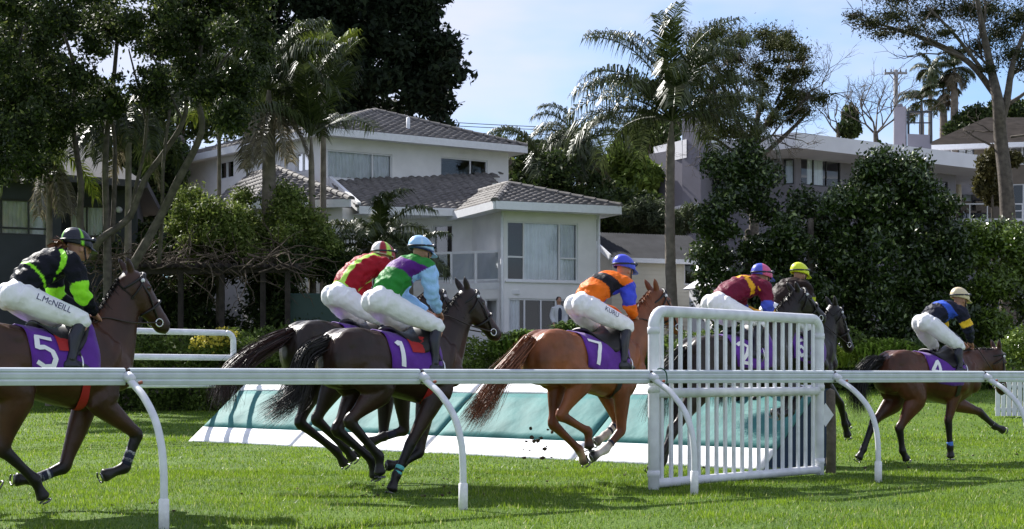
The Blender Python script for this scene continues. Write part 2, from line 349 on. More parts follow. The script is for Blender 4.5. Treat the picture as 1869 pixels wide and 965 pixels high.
M_SHINGLE = mat('brown_roof', (.032, .027, .024), rough=.95, spec=.05, noise=.35, nscale=2, bump=.4, bscale=12)
M_WBOARD = mat('cream_weatherboard', (.62, .58, .48), rough=.7, noise=.06, nscale=2)
M_IRON = mat('corrugated_iron', (.05, .052, .058), rough=.9, spec=.1, metal=0, noise=.2, nscale=2)
def glass_mat(name, tint, refl):
    m = bpy.data.materials.new(name); m.use_nodes = True; N = m.node_tree.nodes; L = m.node_tree.links; N.clear()
    o = N.new('ShaderNodeOutputMaterial'); t = N.new('ShaderNodeBsdfTransparent'); t.inputs[0].default_value = (*tint, 1)
    g = N.new('ShaderNodeBsdfGlossy'); g.inputs['Roughness'].default_value = .03; fr = N.new('ShaderNodeFresnel'); fr.inputs[0].default_value = refl
    x = N.new('ShaderNodeMixShader'); L.new(fr.outputs[0], x.inputs[0]); L.new(t.outputs[0], x.inputs[1]); L.new(g.outputs[0], x.inputs[2]); L.new(x.outputs[0], o.inputs[0]); return m
M_GLASS = glass_mat('window_glass', (.95, .97, .99), 1.7); M_BALGLASS = glass_mat('balustrade_glass', (.62, .68, .72), 1.8)
def isect(px, A, B):                       # column px on the vertical plane through A and B (plan points): distance u from A, depth
    r = (px - CX) / F; A = np.array(A[:2], float); B = np.array(B[:2], float); d = B - A; L = np.linalg.norm(d); d /= L
    # A + d u = Y (r, 1)
    u = (r * A[1] - A[0]) / (d[0] - r * d[1]); return u, A[1] + d[1] * u
def zpx(py, Y): return EYE + (HOR - py) / F * Y
class Wall:
    """plane wall between two plan points with real openings; windows are frame, glass and curtain set back in the opening"""
    def __init__(s, A, B, z0, z1, m, parent, name='wall', thick=.16):
        s.A = np.array([A[0], A[1], 0.]); s.B = np.array([B[0], B[1], 0.]); d = s.B - s.A; s.L = np.linalg.norm(d); s.d = d / s.L
        s.n = np.array([s.d[1], -s.d[0], 0.]); s.z0, s.z1, s.m, s.par, s.name, s.th = z0, z1, m, parent, name, thick; s.op = []; s.zt = None
        if s.n @ (-(s.A + s.B) / 2) < 0: s.n = -s.n   # face the track
    def p(s, u, z, o=0.0): return s.A + s.d * u + s.n * o + np.array([0, 0, z])
    def px(s, x0, x1, yt, yb, **k):
        u0, Y0 = isect(x0, s.A, s.B); u1, Y1 = isect(x1, s.A, s.B); Ym = (Y0 + Y1) / 2; s.op.append((min(u0, u1), max(u0, u1), zpx(yb, Ym), zpx(yt, Ym), k)); return s
    def build(s):
        us = sorted({0.0, s.L, *[o[0] for o in s.op], *[o[1] for o in s.op]}); zs = sorted({s.z0, s.z1, *[o[2] for o in s.op], *[o[3] for o in s.op]}); m = MB()
        for a, b in zip(us[:-1], us[1:]):
            for c, d in zip(zs[:-1], zs[1:]):
                um, zm = (a + b) / 2, (c + d) / 2
                if any(o[0] < um < o[1] and o[2] < zm < o[3] for o in s.op): continue
                m.add([s.p(a, c), s.p(b, c), s.p(b, d), s.p(a, d)], [[0, 1, 2, 3]])
        for u0, u1, c, d, k in s.op:
            q = [(u0, c), (u1, c), (u1, d), (u0, d)]
            for (a, b), (e, f) in zip(q, q[1:] + q[:1]): m.add([s.p(a, b), s.p(e, f), s.p(e, f, -s.th), s.p(a, b, -s.th)], [[0, 1, 2, 3]])
        w = m.build(s.name, s.m, s.par)
        for u0, u1, c, d, k in s.op:
            fr = MB(); fw = k.get('fw', .055); fm = k.get('frame', M_ALU); o = -.07
            for a, b in (((u0, c + fw / 2), (u1, c + fw / 2)), ((u0, d - fw / 2), (u1, d - fw / 2))): fr.bar(s.p(*a, o), s.p(*b, o), .06, fw)
            for u in [u0 + fw / 2, u1 - fw / 2] + [u0 + (u1 - u0) * v for v in k.get('mull', ())]: fr.bar(s.p(u, c + fw, o), s.p(u, d - fw, o), .056, fw, s.d)
            for (a, b, v) in k.get('tran', ()): fr.bar(s.p(u0 + (u1 - u0) * a, c + (d - c) * v, o), s.p(u0 + (u1 - u0) * b, c + (d - c) * v, o), .05, fw)
            f = fr.build('window', fm, s.par)
            cuts = [0, *k.get('mull', ()), 1]
            for a, b in zip(cuts[:-1], cuts[1:]):
                g = MB(); a_, b_ = u0 + (u1 - u0) * a, u0 + (u1 - u0) * b; g.add([s.p(a_, c, o - .01), s.p(b_, c, o - .01), s.p(b_, d, o - .01), s.p(a_, d, o - .01)], [[0, 1, 2, 3]]); g.build('pane', M_GLASS, f)
            for a, b in k.get('curt', ()):
                V = []; Fc = []; n = max(16, int((u1 - u0) * (b - a) * 26))
                for i in range(n + 1):
                    u = u0 + (u1 - u0) * (a + (b - a) * i / n); dp = -.15 + .045 * math.sin(i * 1.9) + .02 * math.sin(i * .73 + a * 9)
                    V += [s.p(u, c + .02, dp), s.p(u, d + .05, dp)]
                    if i: Fc.append([2 * i - 2, 2 * i, 2 * i + 1, 2 * i - 1])
                link('curtain', mesh_np('curtain', V, Fc, True), k.get('cm', M_CURTAIN), f)
            if k.get('sill'):
                sm = MB(); sm.bar(s.p(u0 - .06, c - .03, .03), s.p(u1 + .06, c - .03, .03), .1, .05); sm.build('sill', M_TRIM, f)
        return w
def poly(parent, name, pts, m, th=0.0):
    n = len(pts); mb = MB(); mb.add(pts, [list(range(n))]); o = mb.build(name, m, parent)
    if th: md = o.modifiers.new('t', 'SOLIDIFY'); md.thickness = th; md.offset = 0
    return o
def inside(p, pts):
    c = False; n = len(pts); j = n - 1
    for i in range(n):
        if (pts[i][1] > p[1]) != (pts[j][1] > p[1]) and p[0] < (pts[j][0] - pts[i][0]) * (p[1] - pts[i][1]) / (pts[j][1] - pts[i][1]) + pts[i][0]: c = not c
        j = i
    return c
def tiled(parent, pts, m=M_TILE, tw=.30, tl=.34):   # pts: first edge is the eave; overlapping curved tiles laid in courses
    pts = [np.array(p, float) for p in pts]; e = pts[1] - pts[0]; e /= np.linalg.norm(e); nrm = np.cross(e, pts[-1] - pts[0]); nrm /= np.linalg.norm(nrm); nrm = nrm if nrm[2] > 0 else -nrm
    g = np.cross(nrm, e); g = g if g[2] > 0 else -g; q = [((p - pts[0]) @ e, (p - pts[0]) @ g) for p in pts]
    poly(parent, 'roof_deck', [p - nrm * .03 for p in pts], m)
    x0, x1 = min(a for a, _ in q), max(a for a, _ in q); y1 = max(b for _, b in q); V = []; Fc = []
    prof = [(0, .0), (.2, .035), (.45, .05), (.7, .03), (.85, .004), (1.0, .0)]
    for j in range(int(y1 / tl) + 1):
        for i in range(int((x1 - x0) / tw) + 2):
            a = x0 + i * tw; b = j * tl
            if not inside((a + tw * .5, b + tl * .45), q): continue
            n = len(V); jit = rng.normal(0, .004)
            for (t, h) in prof: V.append(pts[0] + e * (a + t * tw) + g * (b - .03) + nrm * (h + .038 + jit))
            for (t, h) in prof: V.append(pts[0] + e * (a + t * tw) + g * (b + tl) + nrm * (h + .006 + jit))
            for (t, h) in prof: V.append(pts[0] + e * (a + t * tw) + g * (b - .03) + nrm * (-.01))
            for k in range(5): Fc.append([n + k, n + k + 1, n + 7 + k, n + 6 + k]); Fc.append([n + 12 + k, n + 13 + k, n + k + 1, n + k])
    if V: o = link('roof_tiles', mesh_np('roof_tiles', np.array(V), np.array(Fc)), m, parent); o['kind'] = 'stuff'
RC = {}
def ridge(parent, a, b, m=M_TILE, L=.42):
    a = np.array(a, float); b = np.array(b, float); d = b - a; D = np.linalg.norm(d); d /= D; n = max(1, int(D / L)); st = D / n; up = np.array([0, 0, 1.]); s = np.cross(d, up); s /= np.linalg.norm(s); up = np.cross(s, d)
    mb = MB(); V = []; Fc = []
    for u, r in ((-.03, 1.15), (st + .0, .95)):
        for k in range(7): an = math.pi * k / 6; V.append(d * u + s * math.cos(an) * .13 * r + up * (math.sin(an) * .11 * r - .01))
    Fc = [[k, k + 1, k + 8, k + 7] for k in range(6)] + [[0, 1, 2, 3, 4, 5, 6][::-1], [7, 8, 9, 10, 11, 12, 13]]
    me = mesh_np('ridge_tile', V, Fc)
    for i in range(n): link('ridge_tile', me, m, parent, tuple(a + d * st * i + up * .03))
def fascia(parent, pts, h=.26, w=.14, m=M_TRIM, name='gutter'):
    for a, b in zip(pts[:-1], pts[1:]):
        mb = MB(); a_, b_ = np.array(a, float), np.array(b, float); mb.bar(a_ - np.array([0, 0, h * .42]), b_ - np.array([0, 0, h * .42]), w, h); mb.build(name, m, parent)
def hip_roof(parent, C, zE, ap_, over=.5, m=M_TILE, tiles=True):
    """C: four plan corners (front-left, front-right, back-right, back-left); hips to two ridge points ap_"""
    C = [np.array([c[0], c[1], zE]) for c in C]; ctr = sum(C) / 4; E = [ctr + (c - ctr) * (1 + over / np.linalg.norm((c - ctr)[:2]) * 1.3) for c in C]
    r0, r1 = [np.array(p, float) for p in ap_]   # r0 above the front end, r1 above the back end
    faces = [[E[0], E[1], r0], [E[1], E[2], r1, r0], [E[2], E[3], r1], [E[3], E[0], r0, r1]]
    for i, f in enumerate(faces):
        if tiles and i in (0, 1, 3): tiled(parent, f, m)
        else: poly(parent, 'roof_deck', f, m)
    for a, b in ((r0, E[0]), (r0, E[1]), (r1, E[2]), (r1, E[3]), (r0, r1)):
        if tiles: ridge(parent, b, a, m)
    fascia(parent, [E[3] , E[0], E[1], E[2]]); poly(parent, 'soffit', [e - np.array([0, 0, .2]) for e in E], M_TRIM); return E
# ---------------------------------------------------------------- white two-storey house
hA = empty('white_house', (-4, 62, 2.2), 0, 'white two storey house with grey tiled hip roofs and curtained windows', 'house')
def child(o): return o
hA.location = (0, 0, 0)
G0 = 1.6
def plan(px, Y): return np.array([(px - CX) / F * Y, Y])
C0 = plan(587, 58.0); C1 = plan(928, 62.3); inn = np.array([-(C1 - C0)[1], (C1 - C0)[0]]); inn /= np.linalg.norm(inn); C2 = C0 + inn * 11 + np.array([-1.5, 0]); C3 = C1 + inn * 11
zE = zpx(247, 58.3); zU = zpx(385, 58)
Wall(C0, C1, zU, zE, M_PLASTER, hA).px(597, 716, 277, 329, mull=(.70,), curt=((0.01, .99),)).px(804, 890, 289, 343, mull=(.64,), curt=()).build()
Wall(C0, C2, zU, zE, M_PLASTER, hA).px(539, 563, 277, 314, mull=(.5,), curt=((0, .45),)).px(398, 426, 293, 326, mull=(.5,), curt=((0, .3),)).build()
Wall(C2, C3, zU, zE, M_PLASTER, hA).build(); Wall(C1, C3, zU, zE, M_PLASTER, hA).build()
ap0 = (C0 + C1) / 2 + inn * 3.4; ap1 = (C2 + C3) / 2 - inn * 3.4
EU = hip_roof(hA, [C0, C1, C3, C2], zE + .12, [(*ap0, zpx(203, ap0[1])), (*ap1, zpx(203, ap0[1]))], .55)
pv = MB(); q = P(745, 232, 60.6); pv.tube([q - np.array([0, 0, .5]), q + np.array([0, 0, .35])], .07, 10); pv.build('vent_pipe', M_TRIM, hA, True)
# lower storey: front wing (balcony) and bay
B0 = plan(915, 53.0); B1 = plan(1089, 54.3); bd = (B1 - B0) / np.linalg.norm(B1 - B0); bi = np.array([-bd[1], bd[0]]); B3 = B1 + bi * 7.5; B2 = B0 + bi * 7.5
zB = zpx(384, 53.6); zF = zpx(522, 53.5)
Wall(B0, B1, G0, zB, M_PLASTER, hA).px(925, 1055, 405, 513, mull=(.24, .74), tran=((0, .24, .40), (.74, 1, .40)), curt=((.25, .74), (.76, .99)), sill=1).px(928, 1052, 545, 606, mull=(.24, .48, .70), curt=((.0, .2),)).build()
Wall(B1, B3, G0, zB, M_PLASTER, hA).build()
# recessed balcony wall and side wall
R0 = B0 + bi * 2.6; RL = plan(725, 57.0)
Wall(R0, RL, G0, zB + .1, M_PLASTER, hA).px(879, 903, 408, 508, mull=(.5,), curt=()).px(789, 826, 410, 508, curt=()).build()
Wall(B0, R0, G0, zB, M_PLASTER, hA).build()
BF = B0 + np.array([-.02, .15]); BL = plan(735, 54.6)
Wall(BF, BL, G0, zF - .1, M_PLASTER, hA, 'balcony_wall').px(884, 908, 545, 606, curt=()).build()
m = MB(); V = [(*BF, zF - .12), (*BL, zF - .12), (*RL, zF - .12), (*R0, zF - .12), (*BF, zF + .1), (*BL, zF + .1), (*RL, zF + .1), (*R0, zF + .1)]
m.add(V, [[0, 1, 2, 3], [7, 6, 5, 4], [0, 4, 5, 1], [1, 5, 6, 2], [2, 6, 7, 3], [3, 7, 4, 0]]); bal = m.build('balcony_floor', M_TRIM, hA)
bdv = np.array([*(BL - BF), 0]); bL = np.linalg.norm(bdv); bdv /= bL; b0 = np.array([*BF, zF + .1]) + np.array([0, .08, 0])
m = MB(); m.bar(b0 + np.array([0, 0, 1.02]), b0 + bdv * bL + np.array([0, 0, 1.02]), .06, .07); m.build('handrail', M_TRIM, hA)
m = MB(); m.bar(b0 + np.array([0, 0, .1]), b0 + bdv * bL + np.array([0, 0, .1]), .05, .05); m.build('bottom_rail', M_TRIM, hA)
for i in range(5):
    u = bL * i / 4 if i else .03; m = MB(); m.bar(b0 + bdv * u, b0 + bdv * u + np.array([0, 0, 1.0]), .06, .06, (1, 0, 0)); m.build('baluster', M_TRIM, hA)
    if i < 4: m = MB(); m.add([b0 + bdv * (u + .06) + np.array([0, 0, .13]), b0 + bdv * (bL * (i + 1) / 4 - .06) + np.array([0, 0, .13]), b0 + bdv * (bL * (i + 1) / 4 - .06) + np.array([0, 0, .97]), b0 + bdv * (u + .06) + np.array([0, 0, .97])], [[0, 1, 2, 3]]); m.build('glass_panel', M_BALGLASS, hA)
# bay hip roof
bc = (B0 + B1) / 2; zr = zpx(343, 56.5); ra = bc + bi * 2.2 - bd * .55; rb = bc + bi * 6.0 - bd * .55
EB = hip_roof(hA, [B0 - bd * .15, B1, B3, B2 - bd * .15], zB + .12, [(*ra, zr), (*rb, zr)], .75)
m = MB(); q = np.array([*(B1 + bd * .05 - bi * .05), 0]); m.tube([q + np.array([0, 0, G0]), q + np.array([0, 0, zB - .1])], .05, 8); m.build('downpipe', M_TRIM, hA, True)
m = MB(); q = np.array([*(B0 - bd * .0 - bi * .06), 0]); m.tube([q + np.array([0, 0, G0]), q + np.array([0, 0, zB - .1])], .05, 8); m.build('downpipe', M_TRIM, hA, True)
m = MB(); q = P(940, 533, 53.2); m.box(q, (.28, .12, .12)); m.build('wall_lamp', M_ALU, hA)
# skirt roof between the storeys
s0 = np.array([*plan(600, 58.5), zpx(326, 58.2)]); s1 = np.array([*plan(908, 62.6), zpx(378, 60.2)]); s1[2] = s0[2] - .12
t0 = np.array([*plan(655, 54.6), zpx(377, 54.6)]); t1 = np.array([*plan(872, 55.6), zpx(381, 55.6)]); t1[2] = t0[2]
tiled(hA, [t0, t1, s1, s0]); fascia(hA, [t0, t1]); m = MB(); m.bar(s0 + np.array([0, 0, .02]), t0 + np.array([0, 0, .0]), .12, .3); m.build('barge_board', M_TRIM, hA); poly(hA, 'soffit', [t0 - [0, 0, .2], t1 - [0, 0, .2], np.array([*plan(905, 60.2), t0[2] - .2]), np.array([*plan(600, 58.2), t0[2] - .2])], M_TRIM)
Wall(plan(660, 55.6), RL, G0, t0[2], M_PLASTER, hA).build()
Wall(plan(625, 54.8), plan(662, 55.7), G0, t0[2], M_PLASTER, hA).build()
# left lower wing with its hip roof
L0 = plan(625, 54.8); L1 = plan(470, 55.5); L2 = plan(350, 62.0); L3 = plan(560, 60.5)
zL = zpx(372, 55.5); Wall(L0, L1, G0, zL, M_PLASTER, hA).build(); Wall(L1, L2, G0, zL, M_PLASTER, hA).build()
pk = np.array([*plan(508, 58.5), zpx(309, 58.5)]); pk2 = np.array([*plan(455, 61.5), zpx(312, 60)])
e0 = np.array([*plan(640, 54.2), zL]); e1 = np.array([*plan(462, 54.8), zL]); e2 = np.array([*plan(338, 61.8), zL]); e3 = np.array([*plan(600, 58), zL + .4])
tiled(hA, [e1, e0, pk]); tiled(hA, [e2, e1, pk, pk2]); poly(hA, 'roof_deck', [e0, e3, pk], M_TILE); ridge(hA, e0, pk); ridge(hA, e1, pk); ridge(hA, pk, pk2); fascia(hA, [e2, e1, e0])
# near-black floors and inner walls paint in the room shade behind the openings
for A_, B_, z0, z1 in ((C0, C1, zU, zE), (B0, B1, G0, zB)):
    pass
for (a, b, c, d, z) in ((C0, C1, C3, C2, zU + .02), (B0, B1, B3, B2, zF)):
    poly(hA, 'floor', [(*a, z), (*b, z), (*c, z), (*d, z)], M_ROOMSHADE)
Wall(B2, B3, G0, zB, M_PLASTER, hA).build(); Wall(C0 + inn * 3.5, C1 + inn * 3.5, zU, zE, M_ROOMSHADE, hA, 'room_shade_wall').build(); Wall(B0 + bi * 3.2, B1 + bi * 3.2, G0, zB, M_ROOMSHADE, hA, 'room_shade_wall').build()
Wall(R0 + (RL - R0) * -.1 + [.1, .9], RL + [-.6, .9], G0, zB, M_ROOMSHADE, hA, 'room_shade_wall').build()
poly(hA, 'ceiling', [(*R0, zB - .02), (*RL, zB - .02), (*(RL + bi * 2), zB - .02), (*(R0 + bi * 2), zB - .02)], M_TRIM)
poly(hA, 'ceiling', [(*C0, zE - .02), (*C1, zE - .02), (*C3, zE - .02), (*C2, zE - .02)], M_TRIM); poly(hA, 'ceiling', [(*B0, zB - .02), (*B1, zB - .02), (*B3, zB - .02), (*B2, zB - .02)], M_TRIM)
# ---------------------------------------------------------------- charcoal house on the left
hB = empty('charcoal_house', (0, 0, 0), 0, 'dark charcoal house with curtained windows behind the left tree', 'house')
D0 = plan(-160, 50); D1 = plan(112, 52.0); D2 = plan(112, 53.2); D3 = plan(250, 53.6); D4 = plan(262, 62); D5 = plan(-150, 60)
zD = zpx(333, 52)
Wall(D0, D1, .3, zD, M_CHAR, hB).px(-75, 88, 362, 428, mull=(.47, .78), tran=((0, 1, .2),), curt=((.01, .99),), frame=M_DARKFRAME).build()
Wall(D1, D2, .3, zD, M_CHAR, hB).build(); Wall(D2, D3, .3, zD, M_CHAR, hB).px(126, 190, 375, 432, mull=(.5,), curt=((.01, .99),), frame=M_DARKFRAME).build(); Wall(D3, D4, .3, zD, M_CHAR, hB).build(); Wall(D4, D5, .3, zD, M_CHAR, hB).build(); Wall(D5, D0, .3, zD, M_CHAR, hB).build()
M_SLATE = mat('dark_roof', (.06, .06, .065), rough=.7, noise=.2)
o_ = lambda p, dx, dy: (p[0] + dx, p[1] + dy, zD + .05)
poly(hB, 'roof', [o_(D0, -1, -.8), o_(D1, .3, -.8), o_(D3, .5, -.7), o_(D4, .6, .6), o_(D5, -1, .6)], M_SLATE, .22)
m = MB(); m.add([o_(D0, -1, -.8), o_(D3, .5, -.7), o_(D4, .6, .6), o_(D5, -1, .6), (D0[0] + 4, 55.5, zD + 1.7), (D3[0] - 3, 57, zD + 1.7)], [[0, 1, 5, 4], [1, 2, 5], [2, 3, 4, 5], [3, 0, 4]]); m.build('roof_slope', M_SLATE, hB)
m = MB(); q = P(218, 383, 53.3); m.tube([q, q + np.array([.0, -.12, 0])], .10, 12, (1, 0, 0)); m.build('wall_lamp', M_ALU, hB, True)
# ---------------------------------------------------------------- flat-roofed modern house
hC = empty('modern_house', (0, 0, 0), 0, 'grey modern house with flat overhanging white roof slabs behind the right trees', 'house')
def slab(parent, name, pts, z0, z1, m):
    n = len(pts); mb = MB(); V = [(p[0], p[1], z0) for p in pts] + [(p[0], p[1], z1) for p in pts]
    mb.add(V, [list(range(n))[::-1], [n + i for i in range(n)]] + [[i, (i + 1) % n, n + (i + 1) % n, n + i] for i in range(n)]); return mb.build(name, m, parent)
zc0 = 3.0
Y1_ = 72.0
a0 = plan(1182, 74); a1 = plan(1246, 72); a2 = plan(1300, 80); a3 = plan(1240, 82)
slab(hC, 'wall', [a0, a1, a2, a3], zc0, zpx(276, 73), M_LILAC)
slab(hC, 'pillar', [plan(1245, 71.9), plan(1279, 71.0), plan(1299, 73.2), plan(1266, 74.2)], zc0, zpx(209, 72), M_LILAC)
slab(hC, 'roof_slab', [plan(1158, 75), plan(1183, 73.6), plan(1220, 80), plan(1190, 82)], zpx(320, 74), zpx(293, 74), M_CONC)
slab(hC, 'roof_slab', [plan(1193, 74), plan(1253, 71.6), plan(1300, 82), plan(1240, 84)], zpx(295, 73), zpx(262, 73), M_CONC)
w_ = Wall(plan(1298, 74.0), plan(1452, 72.8), zc0, zpx(268, 73), M_LILAC, hC); w_.px(1300, 1345, 312, 385, curt=((.5, .9),), frame=M_DARKFRAME).px(1430, 1449, 290, 336, curt=((.2, .9),), frame=M_DARKFRAME).build()
slab(hC, 'roof_slab', [plan(1255, 73.6), plan(1452, 69.5), plan(1800, 77.0), plan(1800, 90), plan(1300, 90)], zpx(272, 70), zpx(244, 70), M_CONC)
w_ = Wall(plan(1452, 72.8), plan(1745, 79.0), zc0, zpx(272, 70) - .05, M_LILAC, hC); w_.px(1462, 1534, 287, 340, mull=(.33, .66), curt=((.2, .6),), frame=M_DARKFRAME).px(1600, 1730, 325, 400, mull=(.25, .5, .75), curt=(), frame=M_DARKFRAME).build()
Wall(plan(1300, 88), plan(1745, 88), zc0, zpx(272, 70), M_LILAC, hC).build(); slab(hC, 'ledge', [plan(1215, 73), plan(1246, 71.5), plan(1280, 71), plan(1282, 72), plan(1216, 75)], zpx(382, 72), zpx(376, 72), M_CONC)
Wall(plan(1300, 77.5), plan(1740, 82), zc0, zpx(272, 70) - .1, M_ROOMSHADE, hC, 'room_shade_wall').build()  # blackened wall gives the painted dimness behind the panes
ch = slab(hC, 'chimney', [plan(1632, 80), plan(1653, 79.6), plan(1655, 80.6), plan(1633, 81)], zpx(268, 80), zpx(196, 80), M_LILAC); slab(hC, 'chimney_cap', [plan(1638, 80.1), plan(1647, 80), plan(1648, 80.5), plan(1639, 80.6)], zpx(196, 80), zpx(189, 80), M_LILAC)
fr = MB()
for x in (1658, 1682, 1699):
    for Y in (80, 81.5): fr.bar(P(x, 262, Y), P(x, 204, Y), .09, .09, (1, 0, 0))
for Y in (80, 81.5): fr.bar(P(1656, 204, Y), P(1701, 204, Y), .1, .1); fr.bar(P(1656, 224, Y), P(1701, 224, Y), .06, .06)
fr.build('roof_frame', M_DARKFRAME, hC)
slab(hC, 'plant_box', [plan(1656, 79.6), plan(1700, 80), plan(1700, 82), plan(1656, 82)], zpx(290, 80), zpx(246, 80), M_LILAC)
# ---------------------------------------------------------------- brown hip-roofed house, far right
hD = empty('brown_house', (0, 0, 0), 0, 'brown house with low hipped roof and deck at the far right', 'house')
zd = zpx(262, 86)
w_ = Wall(plan(1700, 88), plan(1990, 86), 4.0, zd, M_BROWN, hD)
w_.px(1706, 1738, 266, 286, curt=(), frame=M_ALU).px(1748, 1778, 263, 290, curt=((.1, .9),), frame=M_DARKFRAME, mull=(.5,)).px(1843, 1900, 258, 300, mull=(.4,), curt=(), frame=M_ALU).px(1748, 1800, 340, 405, mull=(.5,), curt=((.2, .5),), frame=M_DARKFRAME).px(1848, 1905, 335, 405, mull=(.35, .7), tran=((0, 1, .3),), curt=(), frame=M_ALU).build()
Wall(plan(1700, 88), plan(1715, 98), 4.0, zd, M_BROWN, hD).build(); Wall(plan(1715, 98), plan(1990, 97), 4.0, zd, M_BROWN, hD).build(); Wall(plan(1700, 91), plan(1985, 90), 4.0, zd, M_ROOMSHADE, hD, 'room_shade_wall').build()  # last wall here is near black in place of real room shade
hip_roof(hD, [plan(1700, 88), plan(1990, 86), plan(1985, 97), plan(1715, 98)], zd + .1, [(*plan(1800, 92), zpx(214, 92)), (*plan(1895, 92), zpx(214, 92))], .6, M_SHINGLE, False)
slab(hD, 'deck', [plan(1735, 82), plan(1870, 82), plan(1870, 87), plan(1735, 88)], zpx(408, 83), zpx(402, 83), M_CONC); slab(hD, 'deck_base', [plan(1738, 82.3), plan(1870, 82.3), plan(1870, 87), plan(1738, 88)], 3.5, zpx(408, 83), M_LILAC)
rl_ = MB(); rl_.bar(P(1737, 372, 82.1), P(1868, 372, 82.1), .05, .06); rl_.build('handrail', M_ALU, hD)
for x in (1738, 1770, 1802, 1834, 1866): m = MB(); m.bar(P(x, 402, 82.1), P(x, 373, 82.1), .05, .05, (1, 0, 0)); m.build('baluster', M_ALU, hD)
um = empty('patio_umbrella', tuple(P(1749, 402, 83)), 0, 'folded cream patio umbrella on the far right deck', 'umbrella'); M_CANV = mat('cream_canvas', (.55, .48, .40), rough=.9, noise=.1)
m = MB(); m.tube([(0, 0, 0), (0, 0, 2.3)], .03, 8); m.build('pole', M_WOOD, um, True)
m = MB(); pts = [(0, 0, .55), (0, 0, .8), (0, 0, 1.3), (0, 0, 1.8), (0, 0, 2.15), (0, 0, 2.25)]; m.tube(pts, [.05, .16, .17, .14, .08, .02], 9, (0, 1, 0)); m.build('canopy', M_CANV, um)
for x, lb in ((1768, 'dark outdoor chair left on the far deck'), (1795, 'dark outdoor chair right on the far deck')):
    c = empty('deck_chair', tuple(P(x, 402, 83.2)), .3, lb, 'chair'); m = MB(); m.box((0, 0, .42), (.6, .55, .1)); m.build('seat', M_WOOD, c); m = MB(); m.box((0, .26, .72), (.6, .08, .55)); m.build('backrest', M_WOOD, c)
    for sx in (-.26, .26):
        for sy in (-.22, .22): m = MB(); m.box((sx, sy, .2), (.05, .05, .4)); m.build('leg', M_DARKFRAME, c)
# ---------------------------------------------------------------- weatherboard shed with corrugated roof
hS = empty('garden_shed', (0, 0, 0), 0, 'cream weatherboard shed with dark corrugated roof behind the tall palm', 'shed')
S0 = plan(1116, 57.5); S1 = plan(1300, 59); si = np.array([-(S1 - S0)[1], (S1 - S0)[0]]); si /= np.linalg.norm(si); S2 = S0 + si * 4.0; S3 = S1 + si * 4.0; zS = zpx(474, 58.2)
Wall(S0, S1, 1.2, zS, M_WBOARD, hS).px(1249, 1283, 480, 520, curt=(), frame=M_ALU).build(); Wall(S0, S2, 1.2, zS, M_WBOARD, hS).build(); Wall(S1, S3, 1.2, zS, M_WBOARD, hS).build(); Wall(S2, S3, 1.2, zS, M_WBOARD, hS).build()
sd3 = np.array([*(S1 - S0), 0]); sL = np.linalg.norm(sd3); sd3 /= sL; sn3 = np.array([sd3[1], -sd3[0], 0]); uw0, _ = isect(1246, S0, S1); uw1, _ = isect(1286, S0, S1); zw0, zw1 = zpx(524, 58.4), zpx(477, 58.4)
bb = MB(); z = 1.3
while z < zS - .05:
    for a, b in (((.0, sL),) if not (zw0 - .1 < z < zw1) else ((.0, uw0 - .03), (uw1 + .03, sL))):
        p0 = np.array([*S0, 0]) + sd3 * a; p1 = np.array([*S0, 0]) + sd3 * b
        bb.add([p0 + sn3 * .035 + [0, 0, z], p1 + sn3 * .035 + [0, 0, z], p1 + sn3 * .012 + [0, 0, z + .15], p0 + sn3 * .012 + [0, 0, z + .15], p0 + sn3 * .002 + [0, 0, z], p1 + sn3 * .002 + [0, 0, z]], [[0, 1, 2, 3], [4, 5, 1, 0]])
    z += .15
bb.build('weatherboards', M_WBOARD, hS, kind='stuff')
zR = zpx(428, 60.3); rm = (S0 + S2) / 2; rm2 = (S1 + S3) / 2
for k, (a, b, c, d) in enumerate(((S0, S1, rm2, rm), (S2, S3, rm2, rm))):
    V = []; Fc = []; n = 240; out = (np.array(a) - np.array(d)); out = out / np.linalg.norm(out)
    for i in range(n + 1):
        u = -.03 + 1.06 * i / n; w = .028 * math.cos(i * math.pi * .5)
        lo = np.array(a) + (np.array(b) - np.array(a)) * u + out * .3; hi = np.array(d) + (np.array(c) - np.array(d)) * u
        V += [(*lo, zS - .02 + w), (*hi, zR + w)]
        if i: Fc.append([2 * i - 2, 2 * i, 2 * i + 1, 2 * i - 1])
    link('roof_sheet', mesh_np('roof_sheet', V, Fc, True), M_IRON, hS)
poly(hS, 'gable', [(*S0, zS), (*S2, zS), (*rm, zR - .04)], M_WBOARD); poly(hS, 'gable', [(*S1, zS), (*S3, zS), (*rm2, zR - .04)], M_WBOARD)
g0 = np.array([*S0, zS]) + sn3 * .31; fascia(hS, [g0 - sd3 * .15, g0 + sd3 * (sL + .15)], .16, .1)
m = MB(); e_ = np.array([*S0, 0]) - sd3 * .2; m.bar(e_ + sn3 * .3 + [0, 0, zS + .02], np.array([*rm, zR]) - sd3 * .2 + [0, 0, .02], .06, .2); m.build('barge_board', M_TRIM, hS)
